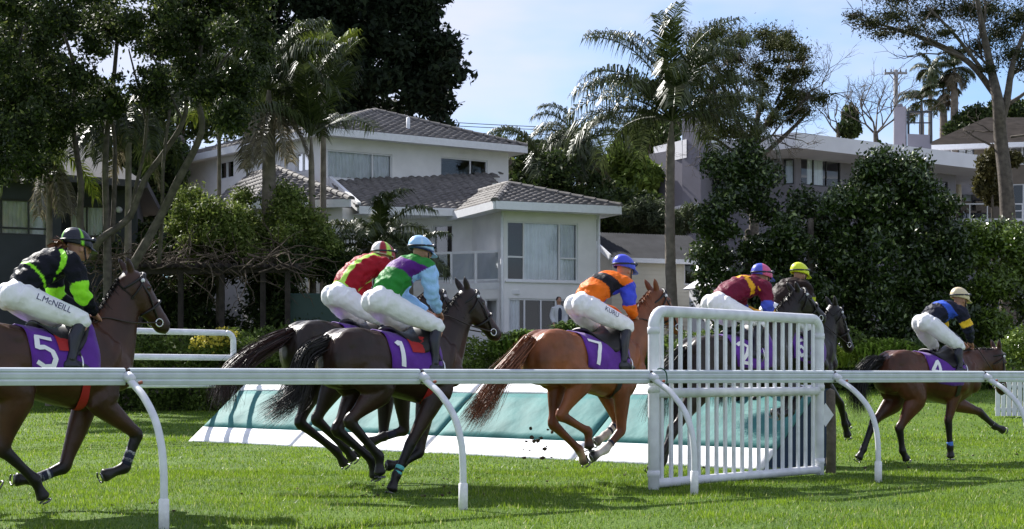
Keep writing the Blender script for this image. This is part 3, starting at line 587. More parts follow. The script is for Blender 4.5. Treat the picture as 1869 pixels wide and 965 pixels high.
# small white gabled lean-to in front of the shed
hL = empty('white_kennel', (0, 0, 0), 0, 'small white gabled outbuilding right of the shed window', 'outbuilding'); YK = 55.5
k0 = plan(1252, 56.4); k1 = plan(1300, 55.0); k2 = plan(1366, 56.2); k3 = plan(1318, 57.6); zk0, zk1 = zpx(526, 55.5), zpx(487, 56)
slab(hL, 'wall', [k0 + [.12, .05], k1 + [0, .12], k2 - [.12, 0], k3], 1.5, zk0 - .02, M_TRIM)
ra_, rb_ = (k0 + k3) / 2 + np.array([.35, 0]), (k1 + k2) / 2
poly(hL, 'roof_sheet', [(*(k0 - [.1, .1]), zk0), (*(k1 - [0, .15]), zk0), (*rb_, zk1), (*ra_, zk1)], M_CONC, .05); poly(hL, 'roof_sheet', [(*k3, zk0), (*k2, zk0), (*rb_, zk1), (*ra_, zk1)], M_CONC, .05); poly(hL, 'gable', [(*k1, zk0), (*k2, zk0), (*rb_, zk1 - .03)], M_TRIM); poly(hL, 'gable', [(*k0, zk0), (*k3, zk0), (*ra_, zk1 - .03)], M_TRIM)
# ================================================================ horses and riders
RAIL_AZ = R(39.6)
TORSO = np.array([  # x, top, bottom, half width
    [-.83, 1.33, 1.16, .06], [-.79, 1.42, 1.04, .16], [-.70, 1.51, .98, .235], [-.54, 1.575, .97, .275], [-.38, 1.58, .985, .265],
    [-.18, 1.55, .965, .25], [.0, 1.515, .905, .28], [.18, 1.515, .86, .29], [.34, 1.57, .835, .275], [.46, 1.605, .84, .24],
    [.58, 1.56, .89, .215], [.70, 1.47, .96, .18], [.80, 1.36, 1.04, .125], [.85, 1.27, 1.12, .05]])
def torso_at(x):
    return [float(np.interp(x, TORSO[:, 0], TORSO[:, k])) for k in (1, 2, 3)]
def torso_pt(x, th, off=0.0):            # th = 0 at the spine, positive towards the horse's right side (-y)
    t, b, w = torso_at(x); zc, h = (t + b) / 2, (t - b) / 2; s, c = math.sin(th), math.cos(th)
    return np.array([x, -(w + off) * math.copysign(abs(s) ** 0.92, s), zc + (h + off) * c])
def ik(a, b, l1, l2, sgn):               # knee point between a and b in the x,z plane
    a = np.array(a, float); b = np.array(b, float); d = b - a; L = min(np.linalg.norm(d), (l1 + l2) * 0.995)
    u = d / np.linalg.norm(d); x = (l1 * l1 - l2 * l2 + L * L) / (2 * L); h = math.sqrt(max(l1 * l1 - x * x, 0.0))
    return a + u * x + np.array([-u[1], u[0]]) * h * sgn
M_COAT = mat('horse_coat', (.1, .05, .02), rough=.40, spec=.34, attr='col', noise=.45, nscale=3.2, bump=.42, bscale=9)
M_HAIR = mat('horse_hair', (.01, .008, .007), rough=.5, spec=.4, attr='col', noise=.3, nscale=30)
M_PURPLE = mat('purple_cloth', (.095, .014, .26), rough=.75, noise=.2, nscale=7, bump=.4, bscale=14, sheen=.2)
M_NUM = mat('number_white', (.8, .8, .82), rough=.6)
M_LEATHER = mat('black_leather', (.012, .011, .012), rough=.45, noise=.3)
M_STEEL = mat('bit_steel', (.6, .6, .62), rough=.25, metal=1)
M_EYE = mat('horse_eye', (.006, .004, .003), rough=.08, spec=.7)
M_WHITEWRAP = mat('white_wrap', (.75, .75, .78), rough=.7)
M_NAVYWRAP = mat('navy_wrap', (.012, .015, .04), rough=.7)
M_TEALWRAP = mat('teal_wrap', (.1, .45, .45), rough=.7)
M_BLUEWRAP = mat('blue_wrap', (.06, .16, .55), rough=.7)
M_RED = mat('red_girth', (.35, .015, .015), rough=.7)
M_SHOE = mat('hoof_shoe', (.16, .16, .16), rough=.35, metal=.9)
DIG = {'5': [[(.85, 1), (.18, 1), (.12, .56), (.45, .64), (.78, .55), (.9, .32), (.78, .08), (.42, 0), (.08, .1)]],
       '1': [[(.2, .8), (.5, 1), (.5, 0)]], '7': [[(.08, 1), (.92, 1), (.62, .5), (.48, 0)]],
       '4': [[(.68, 0), (.68, 1), (.05, .32), (.95, .32)]], '3': [[(.1, .95), (.8, 1), (.85, .7), (.4, .55), (.85, .4), (.8, .05), (.1, .05)]],
       '2': [[(.1, .8), (.5, 1), (.88, .75), (.6, .4), (.1, 0), (.9, 0)]], '6': [[(.85, .95), (.3, .75), (.1, .3), (.45, 0), (.88, .25), (.5, .5), (.12, .32)]]}

def make_horse(label, px, Y, phi=39.6, tx=0.0, lift=0.0, pitch=0.0, poll=(1.0, 2.05), muzzle=(1.38, 1.53), fore=(), hind=(), body=(.05, .022, .011),
               point=(.008, .006, .006), hair=(.008, .006, .005), socks=(), number='5', tail=((-.95, 1.2), (-1.1, .9), (-1.2, .7)), wraps=(), hair_pale=None, headturn=0.0):
    root = empty('racehorse', ((px - CX) / F * Y, Y, 0), R(phi), label, 'horse', 'racehorses galloping along the turf')
    cp, sp = math.cos(R(pitch)), math.sin(R(pitch))
    def X(x, z):                          # torso frame -> horse frame (lift and pitch about the body centre)
        x0, z0 = x, z - 1.2
        return (x0 * cp - z0 * sp + tx, x0 * sp + z0 * cp + 1.2 + lift)
    def X3(p): a, b = X(p[0], p[2]); return np.array([a, p[1], b])
    mb = MB(); S = []; SC = []           # colour samples
    body = np.array(body); point = np.array(point)
    def smp(p, c): S.append(np.array(p, float)); SC.append(np.array(c, float))
    # torso rings
    xs = np.linspace(-.83, .85, 30); seg = 26; V = []; Fc = []
    for x in xs:
        for k in range(seg): V.append(X3(torso_pt(x, 2 * math.pi * k / seg)))
    for i in range(len(xs) - 1):
        for k in range(seg):
            k2 = (k + 1) % seg; Fc.append([i * seg + k, (i + 1) * seg + k, (i + 1) * seg + k2, i * seg + k2])
    for e in (0, len(xs) - 1):
        V.append(np.mean(V[e * seg:(e + 1) * seg], axis=0)); c = len(V) - 1
        for k in range(seg):
            k2 = (k + 1) % seg; Fc.append([e * seg + k, e * seg + k2, c] if e == 0 else [e * seg + k2, e * seg + k, c])
    mb.add(V, Fc)
    for x in np.linspace(-.8, .82, 14):
        t, b, w = torso_at(x)
        for yy in (-w, 0, w):
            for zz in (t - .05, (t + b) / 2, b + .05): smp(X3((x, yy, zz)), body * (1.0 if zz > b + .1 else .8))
    for s in (-1, 1):                     # croup, haunch, shoulder and breast muscles
        mb.add(*ellipsoid(X3((-.50, s * .125, 1.395)), (.27, .135, .185)))
        mb.add(*ellipsoid(X3((-.66, s * .135, 1.24)), (.14, .115, .24)))
        mb.add(*ellipsoid(X3((.52, s * .135, 1.25)), (.15, .085, .26)))
        mb.add(*ellipsoid(X3((.70, s * .09, 1.13)), (.13, .10, .14)))
        mb.add(*ellipsoid(X3((-.58, s * .175, 1.18)), (.10, .07, .20), rot=Matrix.Rotation(R(-18), 3, 'Y')))
        mb.add(*ellipsoid(X3((-.36, s * .20, 1.12)), (.11, .07, .16), rot=Matrix.Rotation(R(25), 3, 'Y')))
        mb.add(*ellipsoid(X3((-.30, s * .17, 1.43)), (.13, .07, .09)))
        mb.add(*ellipsoid(X3((.40, s * .19, 1.12)), (.15, .085, .12), rot=Matrix.Rotation(R(30), 3, 'Y')))
        mb.add(*ellipsoid(X3((.58, s * .165, 1.22)), (.07, .06, .22), rot=Matrix.Rotation(R(22), 3, 'Y')))
    # neck and head
    pl = np.array([poll[0], 0, poll[1]]); mz = np.array([muzzle[0], headturn * .3, muzzle[1]])
    nb = X3((.60, 0, 1.30)); hd = mz - pl; hl = np.linalg.norm(hd); hu = hd / hl
    nend = pl + hu * .13 - np.array([.05, 0, .0]); mid = (nb + nend) / 2 + np.array([.0, 0, .035])
    q = nb + (mid - nb) * .5; q2 = mid + (nend - mid) * .5
    npts = spline([nb - (mid - nb) * .35, nb, q, mid, q2, nend], 3)
    nr = spline([[.28, .175], [.285, .165], [.245, .132], [.195, .104], [.165, .088], [.14, .084]], 3)
    mb.tube(npts, nr, 16, (0, 1, 0))
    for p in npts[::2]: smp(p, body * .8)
    # head: poll, forehead, eye, cheek, nose, nostril, lips
    hn = np.array([hu[2], 0, -hu[0]]); hn = hn if hn[2] > 0 else -hn            # towards the forehead side
    f = [(.0, -.03, .085, .07), (.16, -.045, .125, .092), (.33, -.05, .13, .088), (.52, -.03, .105, .072), (.72, -.015, .078, .06), (.88, -.01, .072, .062), (.97, -.014, .06, .055), (1.02, -.02, .03, .035)]
    hp = spline([pl + hd * a + hn * b for a, b, _, _ in f], 3); hr = spline([[c * 1.16, d * 1.14] for _, _, c, d in f], 3)
    mb.tube(hp, hr, 14, (0, 1, 0))
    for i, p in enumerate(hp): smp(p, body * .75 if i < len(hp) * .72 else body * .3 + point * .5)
    for s in (-1, 1):
        mb.add(*ellipsoid(pl + hd * .34 - hn * .085 + np.array([0, s * .045, 0]), (.095, .045, .10)))   # jowl
        mb.add(*ellipsoid(pl + hd * .30 + hn * .045 + np.array([0, s * .075, 0]), (.035, .022, .03)))   # brow
        mb.add(*ellipsoid(pl + hd * .93 + hn * .025 + np.array([0, s * .045, 0]), (.03, .02, .03)))     # nostril
        eb = pl + np.array([0, s * .05, -.01]) - hu * .02                                                  # ears
        ed = -hu * .6 + np.array([-.15, s * .25, .55]); ed /= np.linalg.norm(ed)
        ep = [eb + ed * a for a in (-.03, .03, .08, .12, .15)]
        mb.tube(ep, [(.03, .028), (.038, .034), (.034, .03), (.02, .018), (.006, .006)], 8, (0, 1, 0))
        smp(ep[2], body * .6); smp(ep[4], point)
    # legs
    hoofs = []
    for (kx, kz), (fx, fz), (hx, hz), s, isfore in [(*l, True) for l in fore] + [(*l, False) for l in hind]:
        y = s * (.135 if isfore else .15)
        k = np.array([kx, kz]); ft = np.array([fx, fz]); tp = np.array([hx, hz])
        if isfore:
            sh = np.array(X(.66, 1.14)); el = ik(sh, k, .30, .47, -1) if True else None
            pts = [np.array(X(.50, 1.24)), el + (sh - el) * .25, el, el + (k - el) * .35, el + (k - el) * .8, k]
            rr = [(.16, .09), (.15, .095), (.12, .09), (.10, .078), (.064, .056), (.060, .053)]
            ys = [.13, .145, .15, .14, .135, .13]
        else:
            hp_ = np.array(X(-.50, 1.29)); st = ik(hp_, k, .40, .47, 1)
            pts = [hp_, hp_ + (st - hp_) * .55, st, st + (k - st) * .35, st + (k - st) * .78, k]
            rr = [(.25, .13), (.225, .125), (.165, .105), (.125, .085), (.068, .054), (.070, .052)]
            ys = [.13, .155, .165, .155, .14, .13]
        can = ft - k; pas = tp - ft; pl_ = np.linalg.norm(pas) + 1e-6
        pts += [k + can * .18, k + can * .6, k + can * .88, ft, ft + pas * .4, ft + pas * .6]
        rr += [(.056, .047), (.045, .038), (.048, .041), (.058, .048), (.044, .042), (.048, .046)]
        ys += [.13, .125, .12, .12, .12, .12]
        P3 = spline([(p[0], s * yy, p[1]) for p, yy in zip(pts, ys)], 3); RR = spline(rr, 3)
        mb.tube(P3, RR, 12, (0, 1, 0))
        pd = pas / pl_; h0 = ft + pas * .55; h1 = ft + pas * 1.0
        hv = [np.array([h0[0], s * .12, h0[1]]), np.array([(h0 + (h1 - h0) * .5)[0], s * .12, (h0 + (h1 - h0) * .5)[1]]), np.array([h1[0], s * .12, h1[1]])]
        mb.tube(hv, [(.045, .043), (.055, .052), (.064, .058)], 12, (0, 1, 0)); hoofs.append((hv, pd, s))
        n = len(P3)
        for i, p in enumerate(P3):
            u = i / (n - 1); ck = len(P3) * 0
            c = body * .95 if u < .36 else (body * (1 - (u - .36) / .14) + point * ((u - .36) / .14) if u < .5 else point)
            for idx, a0, colr in socks:
                if idx == (('LF' if s > 0 else 'RF') if isfore else ('LH' if s > 0 else 'RH')) and u > a0: c = np.array(colr)
            smp(p, c)
            if u < .36: smp(p + np.array([0, s * .06, 0]), c)
        for p in hv[1:]: smp(p, np.array([.018, .016, .015]))
    me = remesh(mb, .0150, 3, .5); V = verts_of(me)
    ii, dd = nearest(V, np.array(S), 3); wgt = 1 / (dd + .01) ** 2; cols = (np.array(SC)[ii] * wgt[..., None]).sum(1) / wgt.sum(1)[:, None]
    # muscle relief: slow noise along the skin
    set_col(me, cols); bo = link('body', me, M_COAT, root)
    for s in (-1, 1):
        e = MB().add(*ellipsoid(pl + hd * .30 + hn * .035 + np.array([0, s * .083, 0]), (.02, .014, .018), 10, 8)); e.build('eye', M_EYE, bo, True)
    for hv, pd, s in hoofs:               # shoes on the soles
        a = hv[2]; t3 = np.array([pd[0], 0, pd[1]]); l = np.array([0, 1., 0]); nn = np.cross(t3, l); m = MB(); ring = []
        for k in range(11):
            an = R(-140 + 28 * k); ring.append(a + t3 * .036 + nn * math.cos(an) * .05 + l * math.sin(an) * .046)
        m.tube(ring, .009, 6); m.build('horseshoe', M_SHOE, root, True)
    # hair: ribbons
    def ribbons(name, roots, paths, wid, n, spread, cfn):
        V = []; Fc = []; C = []
        for _ in range(n):
            i = rng.integers(len(roots)); pth = paths(i, rng); m = len(pth); d = rng.normal(0, 1, 3); d[2] *= .3; base = len(V)
            side = np.array([rng.normal(), rng.normal(), rng.normal()]); side /= np.linalg.norm(side); c = cfn(rng)
            for j in range(m):
                u = j / (m - 1); p = pth[j] + d * spread * (u ** 1.3); ww = wid * (1 - .85 * u); sd = side * ww
                V += [p - sd, p + sd]; C += [c, c]
                if j: Fc.append([base + 2 * j - 2, base + 2 * j - 1, base + 2 * j + 1, base + 2 * j])
        me = mesh_np(name, np.array(V), np.array(Fc), True); set_col(me, np.array(C)); return link(name, me, M_HAIR, root)
    hc = np.array(hair); hc2 = np.array(hair_pale if hair_pale is not None else hair) 
    cf = lambda r: hc + (hc2 - hc) * r.random() + r.random() * .004  # each strand takes a random tone between the two hair colours
    tb = X3((-.80, 0, 1.41)); tp_ = [tb + np.array([.06, 0, .03]), tb] + [np.array([a, 0, b]) for a, b in tail]
    tsp = spline(tp_, 4); ml = len(tsp)
    mbt = MB(); mbt.tube(tsp[:max(4, int(ml * .8))], np.linspace(.05, .03, max(4, int(ml * .8))), 8)
    ribbons('tail', [0], lambda i, r: tsp * (1 + 0) + r.normal(0, .026, 3) + (np.linspace(0, 1, ml)[:, None] ** .8) * (r.normal(0, .045, (1, 3)) + .035 * np.sin(np.linspace(0, 5, ml)[:, None] * r.uniform(.6, 1.6) + r.uniform(0, 6)) * r.normal(0, 1, (1, 3))) - np.array([0, 0, 1]) * (np.linspace(0, 1, ml)[:, None] ** 2) * r.random() * .12, .0055, 700, .05, cf)
    dock = mbt; me = mesh_np('tail_dock', dock.v, dock.f, True); set_col(me, np.tile(hc, (len(dock.v), 1))); link('tail_dock', me, M_HAIR, root)
    cn = len(npts); crest = []
    for i, p in enumerate(npts):
        T = np.gradient(npts, axis=0)[i]; T /= np.linalg.norm(T); up = np.array([-T[2], 0, T[0]]); crest.append((p + up * nr[i][0] * .94, up, T))
    crest = crest[4:]
    def mane_path(i, r):
        i = r.integers(len(crest) - 1); a = r.random(); c0 = crest[i][0] * (1 - a) + crest[i + 1][0] * a; up, T = crest[i][1], crest[i][2]
        out = np.array([0, -.6 if r.random() < .6 else .5, 0]); L = .13 + .09 * r.random()
        return np.array([c0 - up * .02 + r.normal(0, .006, 3), c0 + up * .025 + out * .03 - T * .02, c0 + out * L * .45 - T * .06 - up * .03, c0 + out * L * .62 - T * .1 - up * L * .8])
    ribbons('mane', [0], mane_path, .008, 380, .014, cf)
    # saddle cloth with number, saddle, girth, bridle
    def patch(x0, x1, th, off, shear=0.0, nx=14, nt=30, zmin=None, thick=None):
        V = []; Fc = []
        for i in range(nx + 1):
            for j in range(nt + 1):
                a = -th + 2 * th * j / nt; x = x0 + (x1 - x0) * i / nx - shear * (abs(a) / th) ** 1.3
                V.append(X3(torso_pt(x, a, off + .005 * math.sin(13 * x + 6 * a) + .004 * math.sin(31 * x - 9 * a)) + (0, 0, .0)))
        for i in range(nx):
            for j in range(nt): Fc.append([i * (nt + 1) + j, i * (nt + 1) + j + 1, (i + 1) * (nt + 1) + j + 1, (i + 1) * (nt + 1) + j])
        return V, Fc
    cl = MB().add(*patch(-.20, .42, R(106), .016, -.03)); cloth = cl.build('saddle_cloth', M_PURPLE, root, True)
    sd_ = cloth.modifiers.new('thickness', 'SOLIDIFY'); sd_.thickness = .008
    for side in (1, -1):
        m = MB()
        for line in DIG[number]:
            pts2 = []
            for (a, b), (c, d) in zip(line[:-1], line[1:]): pts2 += [(a + (c - a) * k / 6, b + (d - b) * k / 6) for k in range(6)]
            pts2.append(line[-1]); w = .022 if number != '1' else .024
            pa = np.array(pts2) * np.array([.19, .30]); tg = np.gradient(pa, axis=0); tg /= np.linalg.norm(tg, axis=1)[:, None]; V = []; Fc = []
            for i, (p, t) in enumerate(zip(pa, tg)):
                for sg in (-1, 1):
                    qx, qz = p[0] - t[1] * w * sg, p[1] + t[0] * w * sg
                    u_ = qx if side > 0 else .19 - qx
                    x = -.15 + u_ + .0 * qz; v = (.30 - qz)      # distance down the flank
                    V.append(X3(torso_pt(x, side * (R(47) + v / .36), .026)))
                if i: Fc.append([2 * i - 2, 2 * i - 1, 2 * i + 1, 2 * i])
            m.add(V, Fc)
        m.build('number', M_NUM, cloth, True)
    m = MB(); sx = [-.10, 0.0, .12, .24, .33]; V = []; Fc = []; nt = 16
    for x, th, off in zip(np.linspace(-.06, .36, 9), [20, 26, 34, 44, 56, 66, 66, 56, 40], [.075, .06, .045, .036, .034, .036, .045, .065, .08]):
        for j in range(nt + 1):
            a = R(-th + 2 * th * j / nt); V.append(X3(torso_pt(x, a, off * (1 if abs(a) < .5 else .8))))
    for i in range(8):
        for j in range(nt): Fc.append([i * (nt + 1) + j, i * (nt + 1) + j + 1, (i + 1) * (nt + 1) + j + 1, (i + 1) * (nt + 1) + j])
    sdl = MB().add(V, Fc).build('saddle', M_LEATHER, root, True); so = sdl.modifiers.new('thickness', 'SOLIDIFY'); so.thickness = .02
    if number in '51': MB().add(*patch(.04, .24, R(66), .027, -.02, 6, 20)).build('saddle_pad', M_RED, root, True)
    g = MB().add(*patch(.28, .36, R(178), .012, 0, 2, 48)); go = g.build('girth', M_RED if number in '51' else M_LEATHER, root, True)
    br = MB()
    def band(c, a, b, w):                 # ring strap round the head
        i = min(range(len(hp)), key=lambda i: abs(np.dot(hp[i] - pl, hu) / hl - c)); pts = []
        for k in range(17):
            an = 2 * math.pi * k / 16; pts.append(hp[i] + hn * math.cos(an) * (hr[i][0] + .008) + np.array([0, 1, 0]) * math.sin(an) * (hr[i][1] + .012) + hu * b * math.cos(an))
        br.tube(pts, w, 6)
    band(.13, 0, .0, .011); band(.60, 0, .0, .012); band(.2, 0, -.06, .008)
    for s in (-1, 1): br.tube([pl + hd * .1 + np.array([0, s * .095, 0]), pl + hd * .4 + np.array([0, s * .1, 0]), pl + hd * .82 - hn * .05 + np.array([0, s * .072, 0])], .009, 6)
    bro = br.build('bridle', M_LEATHER, root, True)
    for s in (-1, 1):
        bit = pl + hd * .82 - hn * .05 + np.array([0, s * .078, 0]); ring = [bit + hu * .035 * math.cos(a) + hn * .035 * math.sin(a) for a in np.linspace(0, 2 * math.pi, 13)]
        m = MB(); m.tube(ring, .007, 6); m.build('bit_ring', M_STEEL, bro, True)
        m = MB().add(*ellipsoid(pl + hd * .16 + hn * .02 + np.array([0, s * .105, 0]), (.02, .012, .02), 10, 6)); m.build('rosette', M_WHITEWRAP, bro, True)
    for leg, a, b, mm in wraps:           # bandage rings on cannon bones; a, b along the cannon
        d_ = [l for l in list(fore) + list(hind)]; names = [('LF' if l[3] > 0 else 'RF') for l in fore] + [('LH' if l[3] > 0 else 'RH') for l in hind]
        l = d_[names.index(leg)]; k = np.array(l[0]); ft = np.array(l[1]); p0 = k + (ft - k) * a; p1 = k + (ft - k) * b; yy = l[3] * .123
        m = MB(); m.tube(spline([(p0[0], yy, p0[1]), (p1[0], yy, p1[1])], 3), [(.047, .041)] * 4, 14, (0, 1, 0)); m.build('leg_bandage', mm, root, True)
    bitR = [pl + hd * .82 - hn * .05 + np.array([0, s * .08, 0]) for s in (-1, 1)]
    return root, bitR, X3
M_SKIN = mat('skin', (.42, .22, .15), rough=.5, noise=.1)
M_WHITE = mat('white_breeches', (.80, .80, .83), rough=.65, noise=.05, nscale=6, bump=.6, bscale=16, sheen=.1)
M_SILK = mat('silks', (.5, .5, .5), rough=.55, spec=.14, attr='col', noise=.14, nscale=9, bump=.8, bscale=17)
M_BOOT = mat('boots', (.010, .011, .022), rough=.3, spec=.5)
M_CAP = mat('cap_silk', (.5, .5, .5), rough=.4, spec=.45, attr='col', bump=.4, bscale=22)
M_DARK = mat('goggle_strap', (.015, .016, .03), rough=.4)
M_LETTER = mat('navy_lettering', (.02, .025, .10), rough=.7)
M_PONY = mat('brown_hair', (.16, .07, .03), rough=.5, noise=.5, nscale=40)
M_GLOVE = mat('glove', (.5, .42, .36), rough=.7)
M_REIN = mat('rein', (.03, .02, .016), rough=.5)

def make_rider(label, horse, bits, hip, knee, ank, sh, el, hand, head, jacket, cap, text=None, pony=False, glove=False):
    g = horse.location; root = empty('person', tuple(g), horse.rotation_euler.z, label, 'person', 'jockeys riding the racehorses')
    V3 = lambda p, y: np.array([p[0], y, p[1]])
    pel = np.array([hip[0], 0, hip[1]]); shc = np.array([sh[0], 0, sh[1]]); hd = np.array([head[0], 0, head[1] - .045])
    ax = shc - pel; tl = np.linalg.norm(ax); au = ax / tl; up = np.array([-au[2], 0, au[0]])
    # ---- breeches
    b = MB()
    b.tube(spline([pel - au * .05, pel + au * .06, pel + au * .15], 3), spline([[.115, .135], [.13, .155], [.12, .155]], 3), 16, (0, 1, 0))
    for s in (-1, 1):
        b.add(*ellipsoid(pel + np.array([-.045, s * .06, -.01]), (.122, .108, .125)))
        h_ = V3(hip, s * .095) + np.array([.0, 0, -.01]); k_ = V3(knee, s * .265)
        an = V3(ank, s * .29)
        pts = spline([h_, h_ + (k_ - h_) * .4 + np.array([0, s * .01, -.015]), h_ + (k_ - h_) * .8, k_ + np.array([.005, 0, .0]), k_ + (an - k_) * .12], 4)
        b.tube(pts, spline([[.125, .112], [.114, .104], [.092, .085], [.076, .068], [.060, .055]], 4), 14, (0, 1, 0))
    me = remesh(b, .0120, 3); V = verts_of(me); no = np.zeros(len(V) * 3, dtype=np.float32); me.vertices.foreach_get('normal', no); no = no.reshape(-1, 3)
    kd = np.minimum(np.linalg.norm(V[:, [0, 2]] - np.array(hip), axis=1), np.linalg.norm(V[:, [0, 2]] - np.array(knee), axis=1)); amp = .0010 + .0032 * np.exp(-(kd / .12) ** 2)
    fold = np.sin(V[:, 0] * 38 - V[:, 2] * 52 + 2.2 * np.sin(V[:, 1] * 17 + V[:, 2] * 9)) + .7 * np.sin(V[:, 0] * 71 + V[:, 2] * 33 + 1.8 * np.sin(V[:, 1] * 31))
    me.vertices.foreach_set('co', (V + no * (fold * amp)[:, None]).astype(np.float32).ravel()); me.update(); br = link('breeches', me, M_WHITE, root)
    # ---- boots
    for s in (-1, 1):
        k_ = V3(knee, s * .265); an = V3(ank, s * .29); m = MB()
        m.tube(spline([k_ + (an - k_) * .10, k_ + (an - k_) * .4 + np.array([-.02, 0, 0]), k_ + (an - k_) * .8, an], 3), spline([[.058, .052], [.062, .053], [.045, .042], [.045, .042]], 3), 12, (0, 1, 0))
        ft = an + np.array([-.06, 0, -.045]); toe = an + np.array([.16, 0, -.07])
        m.tube(spline([ft, an + np.array([.03, 0, -.045]), an + np.array([.11, 0, -.06]), toe], 3), spline([[.04, .035], [.048, .042], [.036, .045], [.02, .03]], 3), 12, (0, 1, 0))
        me = remesh(m, .011, 3); bo = link('boot', me, M_BOOT, root)
        st = MB(); c = an + np.array([.08, 0, -.04]); st.tube([c + np.array([0, math.sin(a) * .065, math.cos(a) * .085]) for a in np.linspace(0, 2 * math.pi, 15)], .008, 6)
        st.build('stirrup', M_STEEL, root, True)
        st = MB(); st.bar(c + np.array([0, 0, .08]), V3((knee[0] - .06, knee[1] - .02), s * .2), .006, .028, (1, 0, 0)); st.build('stirrup_leather', M_LEATHER, root)
    # ---- jacket
    j = MB(); S = []; T = []            # samples: (part, u, point)
    tp = spline([pel + au * .10, pel + au * tl * .35 + up * .045, pel + au * tl * .7 + up * .055, shc + up * .02, shc + au * .07 + up * .01], 4)
    tr = spline([[.125, .165], [.14, .18], [.145, .195], [.125, .185], [.08, .095]], 4)
    j.tube(tp, tr, 18, (0, 1, 0))
    for i, p in enumerate(tp): S.append(p); T.append((0, i / (len(tp) - 1)))
    arms = []
    for s in (-1, 1):
        s_ = V3(sh, s * .165); e_ = V3(el, s * .25); h_ = V3(hand, s * .08)
        ap = spline([s_ + np.array([-.03, -s * .04, .0]), s_ + np.array([0, s * .03, -.02]), s_ + (e_ - s_) * .6 + np.array([0, s * .02, 0]), e_, e_ + (h_ - e_) * .5, e_ + (h_ - e_) * .86], 4)
        j.tube(ap, spline([[.095, .09], [.098, .092], [.085, .08], [.074, .07], [.062, .058], [.043, .041]], 4), 12, (0, 1, 0)); arms.append((e_, h_, s))
        for i, p in enumerate(ap):
            if i > 5: S.append(p); T.append((s, i / (len(ap) - 1)))
        S.append(s_ + np.array([-.04, s * .02, .02])); T.append((0, .8))
    me = remesh(j, .0115, 3); V = verts_of(me); ii, dd = nearest(V, np.array(S), 1); T = np.array(T)
    cols = np.zeros((len(V), 3)); rel = V - pel; uu = rel @ au / tl; ww = rel @ up
    for i in range(len(V)): part, t = T[ii[i, 0]]; cols[i] = jacket(int(part), float(t), float(uu[i]), float(V[i, 1]), float(ww[i]))
    # loose folds
    no = np.zeros(len(V) * 3, dtype=np.float32); me.vertices.foreach_get('normal', no); no = no.reshape(-1, 3)
    fold = .006 * np.sin(V[:, 0] * 46 + V[:, 1] * 30 + 2 * np.sin(V[:, 2] * 21)) + .005 * np.sin(V[:, 2] * 63 - V[:, 1] * 40 + 1.5 * np.sin(V[:, 0] * 25))
    me.vertices.foreach_set('co', (V + no * fold[:, None]).astype(np.float32).ravel()); me.update()
    set_col(me, cols); link('silks_jacket', me, M_SILK, root)
    # ---- body (one continuous figure inside the clothes; head, neck and hands show)
    m = MB()
    m.tube(spline([pel, pel + au * tl * .5 + up * .03, shc, shc + au * .05, hd - np.array([.02, 0, .06])], 4), spline([[.08, .1], [.09, .12], [.085, .12], [.055, .06], [.055, .055]], 4), 12, (0, 1, 0))
    m.add(*ellipsoid(hd + np.array([0, 0, -.005]), (.098, .076, .115), 16, 12))
    m.add(*ellipsoid(hd + np.array([.045, 0, -.085]), (.05, .048, .045), 12, 8))           # jaw and chin
    m.add(*ellipsoid(hd + np.array([.103, 0, -.035]), (.022, .014, .026), 10, 8))          # nose
    m.add(*ellipsoid(hd + np.array([.085, 0, -.078]), (.018, .028, .011), 10, 8))          # lips
    for s in (-1, 1):
        m.add(*ellipsoid(hd + np.array([-.005, s * .078, -.03]), (.022, .012, .032), 10, 8))   # ears
        h_ = V3(hip, s * .09); k_ = V3(knee, s * .262); an = V3(ank, s * .29)
        m.tube(spline([h_, k_, (k_ + an) / 2 + np.array([-.012, 0, 0]), an], 3), spline([[.08, .08], [.034, .034], [.026, .026], [.022, .025]], 3), 10, (0, 1, 0))
    for e_, h_, s in arms:
        s_ = V3(sh, s * .15); m.tube(spline([s_, e_, e_ + (h_ - e_) * .9], 3), spline([[.055, .055], [.042, .042], [.027, .03]], 3), 10, (0, 1, 0))
        fd = (h_ - e_); fd /= np.linalg.norm(fd); lat = np.array([0, 1., 0]); lat -= fd * (lat @ fd); lat /= np.linalg.norm(lat); dn = np.cross(lat, fd) ; dn = dn if dn[2] < 0 else -dn
        m.tube([h_ - fd * .03, h_ + fd * .02, h_ + fd * .05], [(.022, .03), (.02, .04), (.018, .04)], 10, lat)     # palm
        for q in range(4):                                                                            # curled fingers round the rein
            o = h_ + fd * .05 + lat * (q - 1.5) * .02; L = (.9, 1, .95, .78)[q]
            m.tube([o - fd * .01, o + fd * .028 * L + dn * .006, o + fd * .03 * L + dn * .034, o + fd * .004 + dn * .042], [.0105, .0105, .0095, .008], 8)
        o = h_ + lat * (-s) * .042; m.tube([o - fd * .01, o + fd * .03 - lat * s * .008 + dn * .008, o + fd * .052 + lat * s * .012 + dn * .014], [.012, .011, .009], 8)
    me = remesh(m, .0068, 2, .4); V = verts_of(me); bd = link('body', me, M_SKIN, root)
    if glove: pass
    for s in (-1, 1):
        e = MB().add(*ellipsoid(hd + np.array([.083, s * .032, -.012]), (.012, .014, .010), 8, 6)); e.build('eye', M_EYE, bd, True)
    # ---- helmet with silk cap, peak, goggles
    hc = hd + np.array([-.012, 0, .028]); tilt = R(-12); V = []; Fc = []; C = []; nu, nv = 40, 14
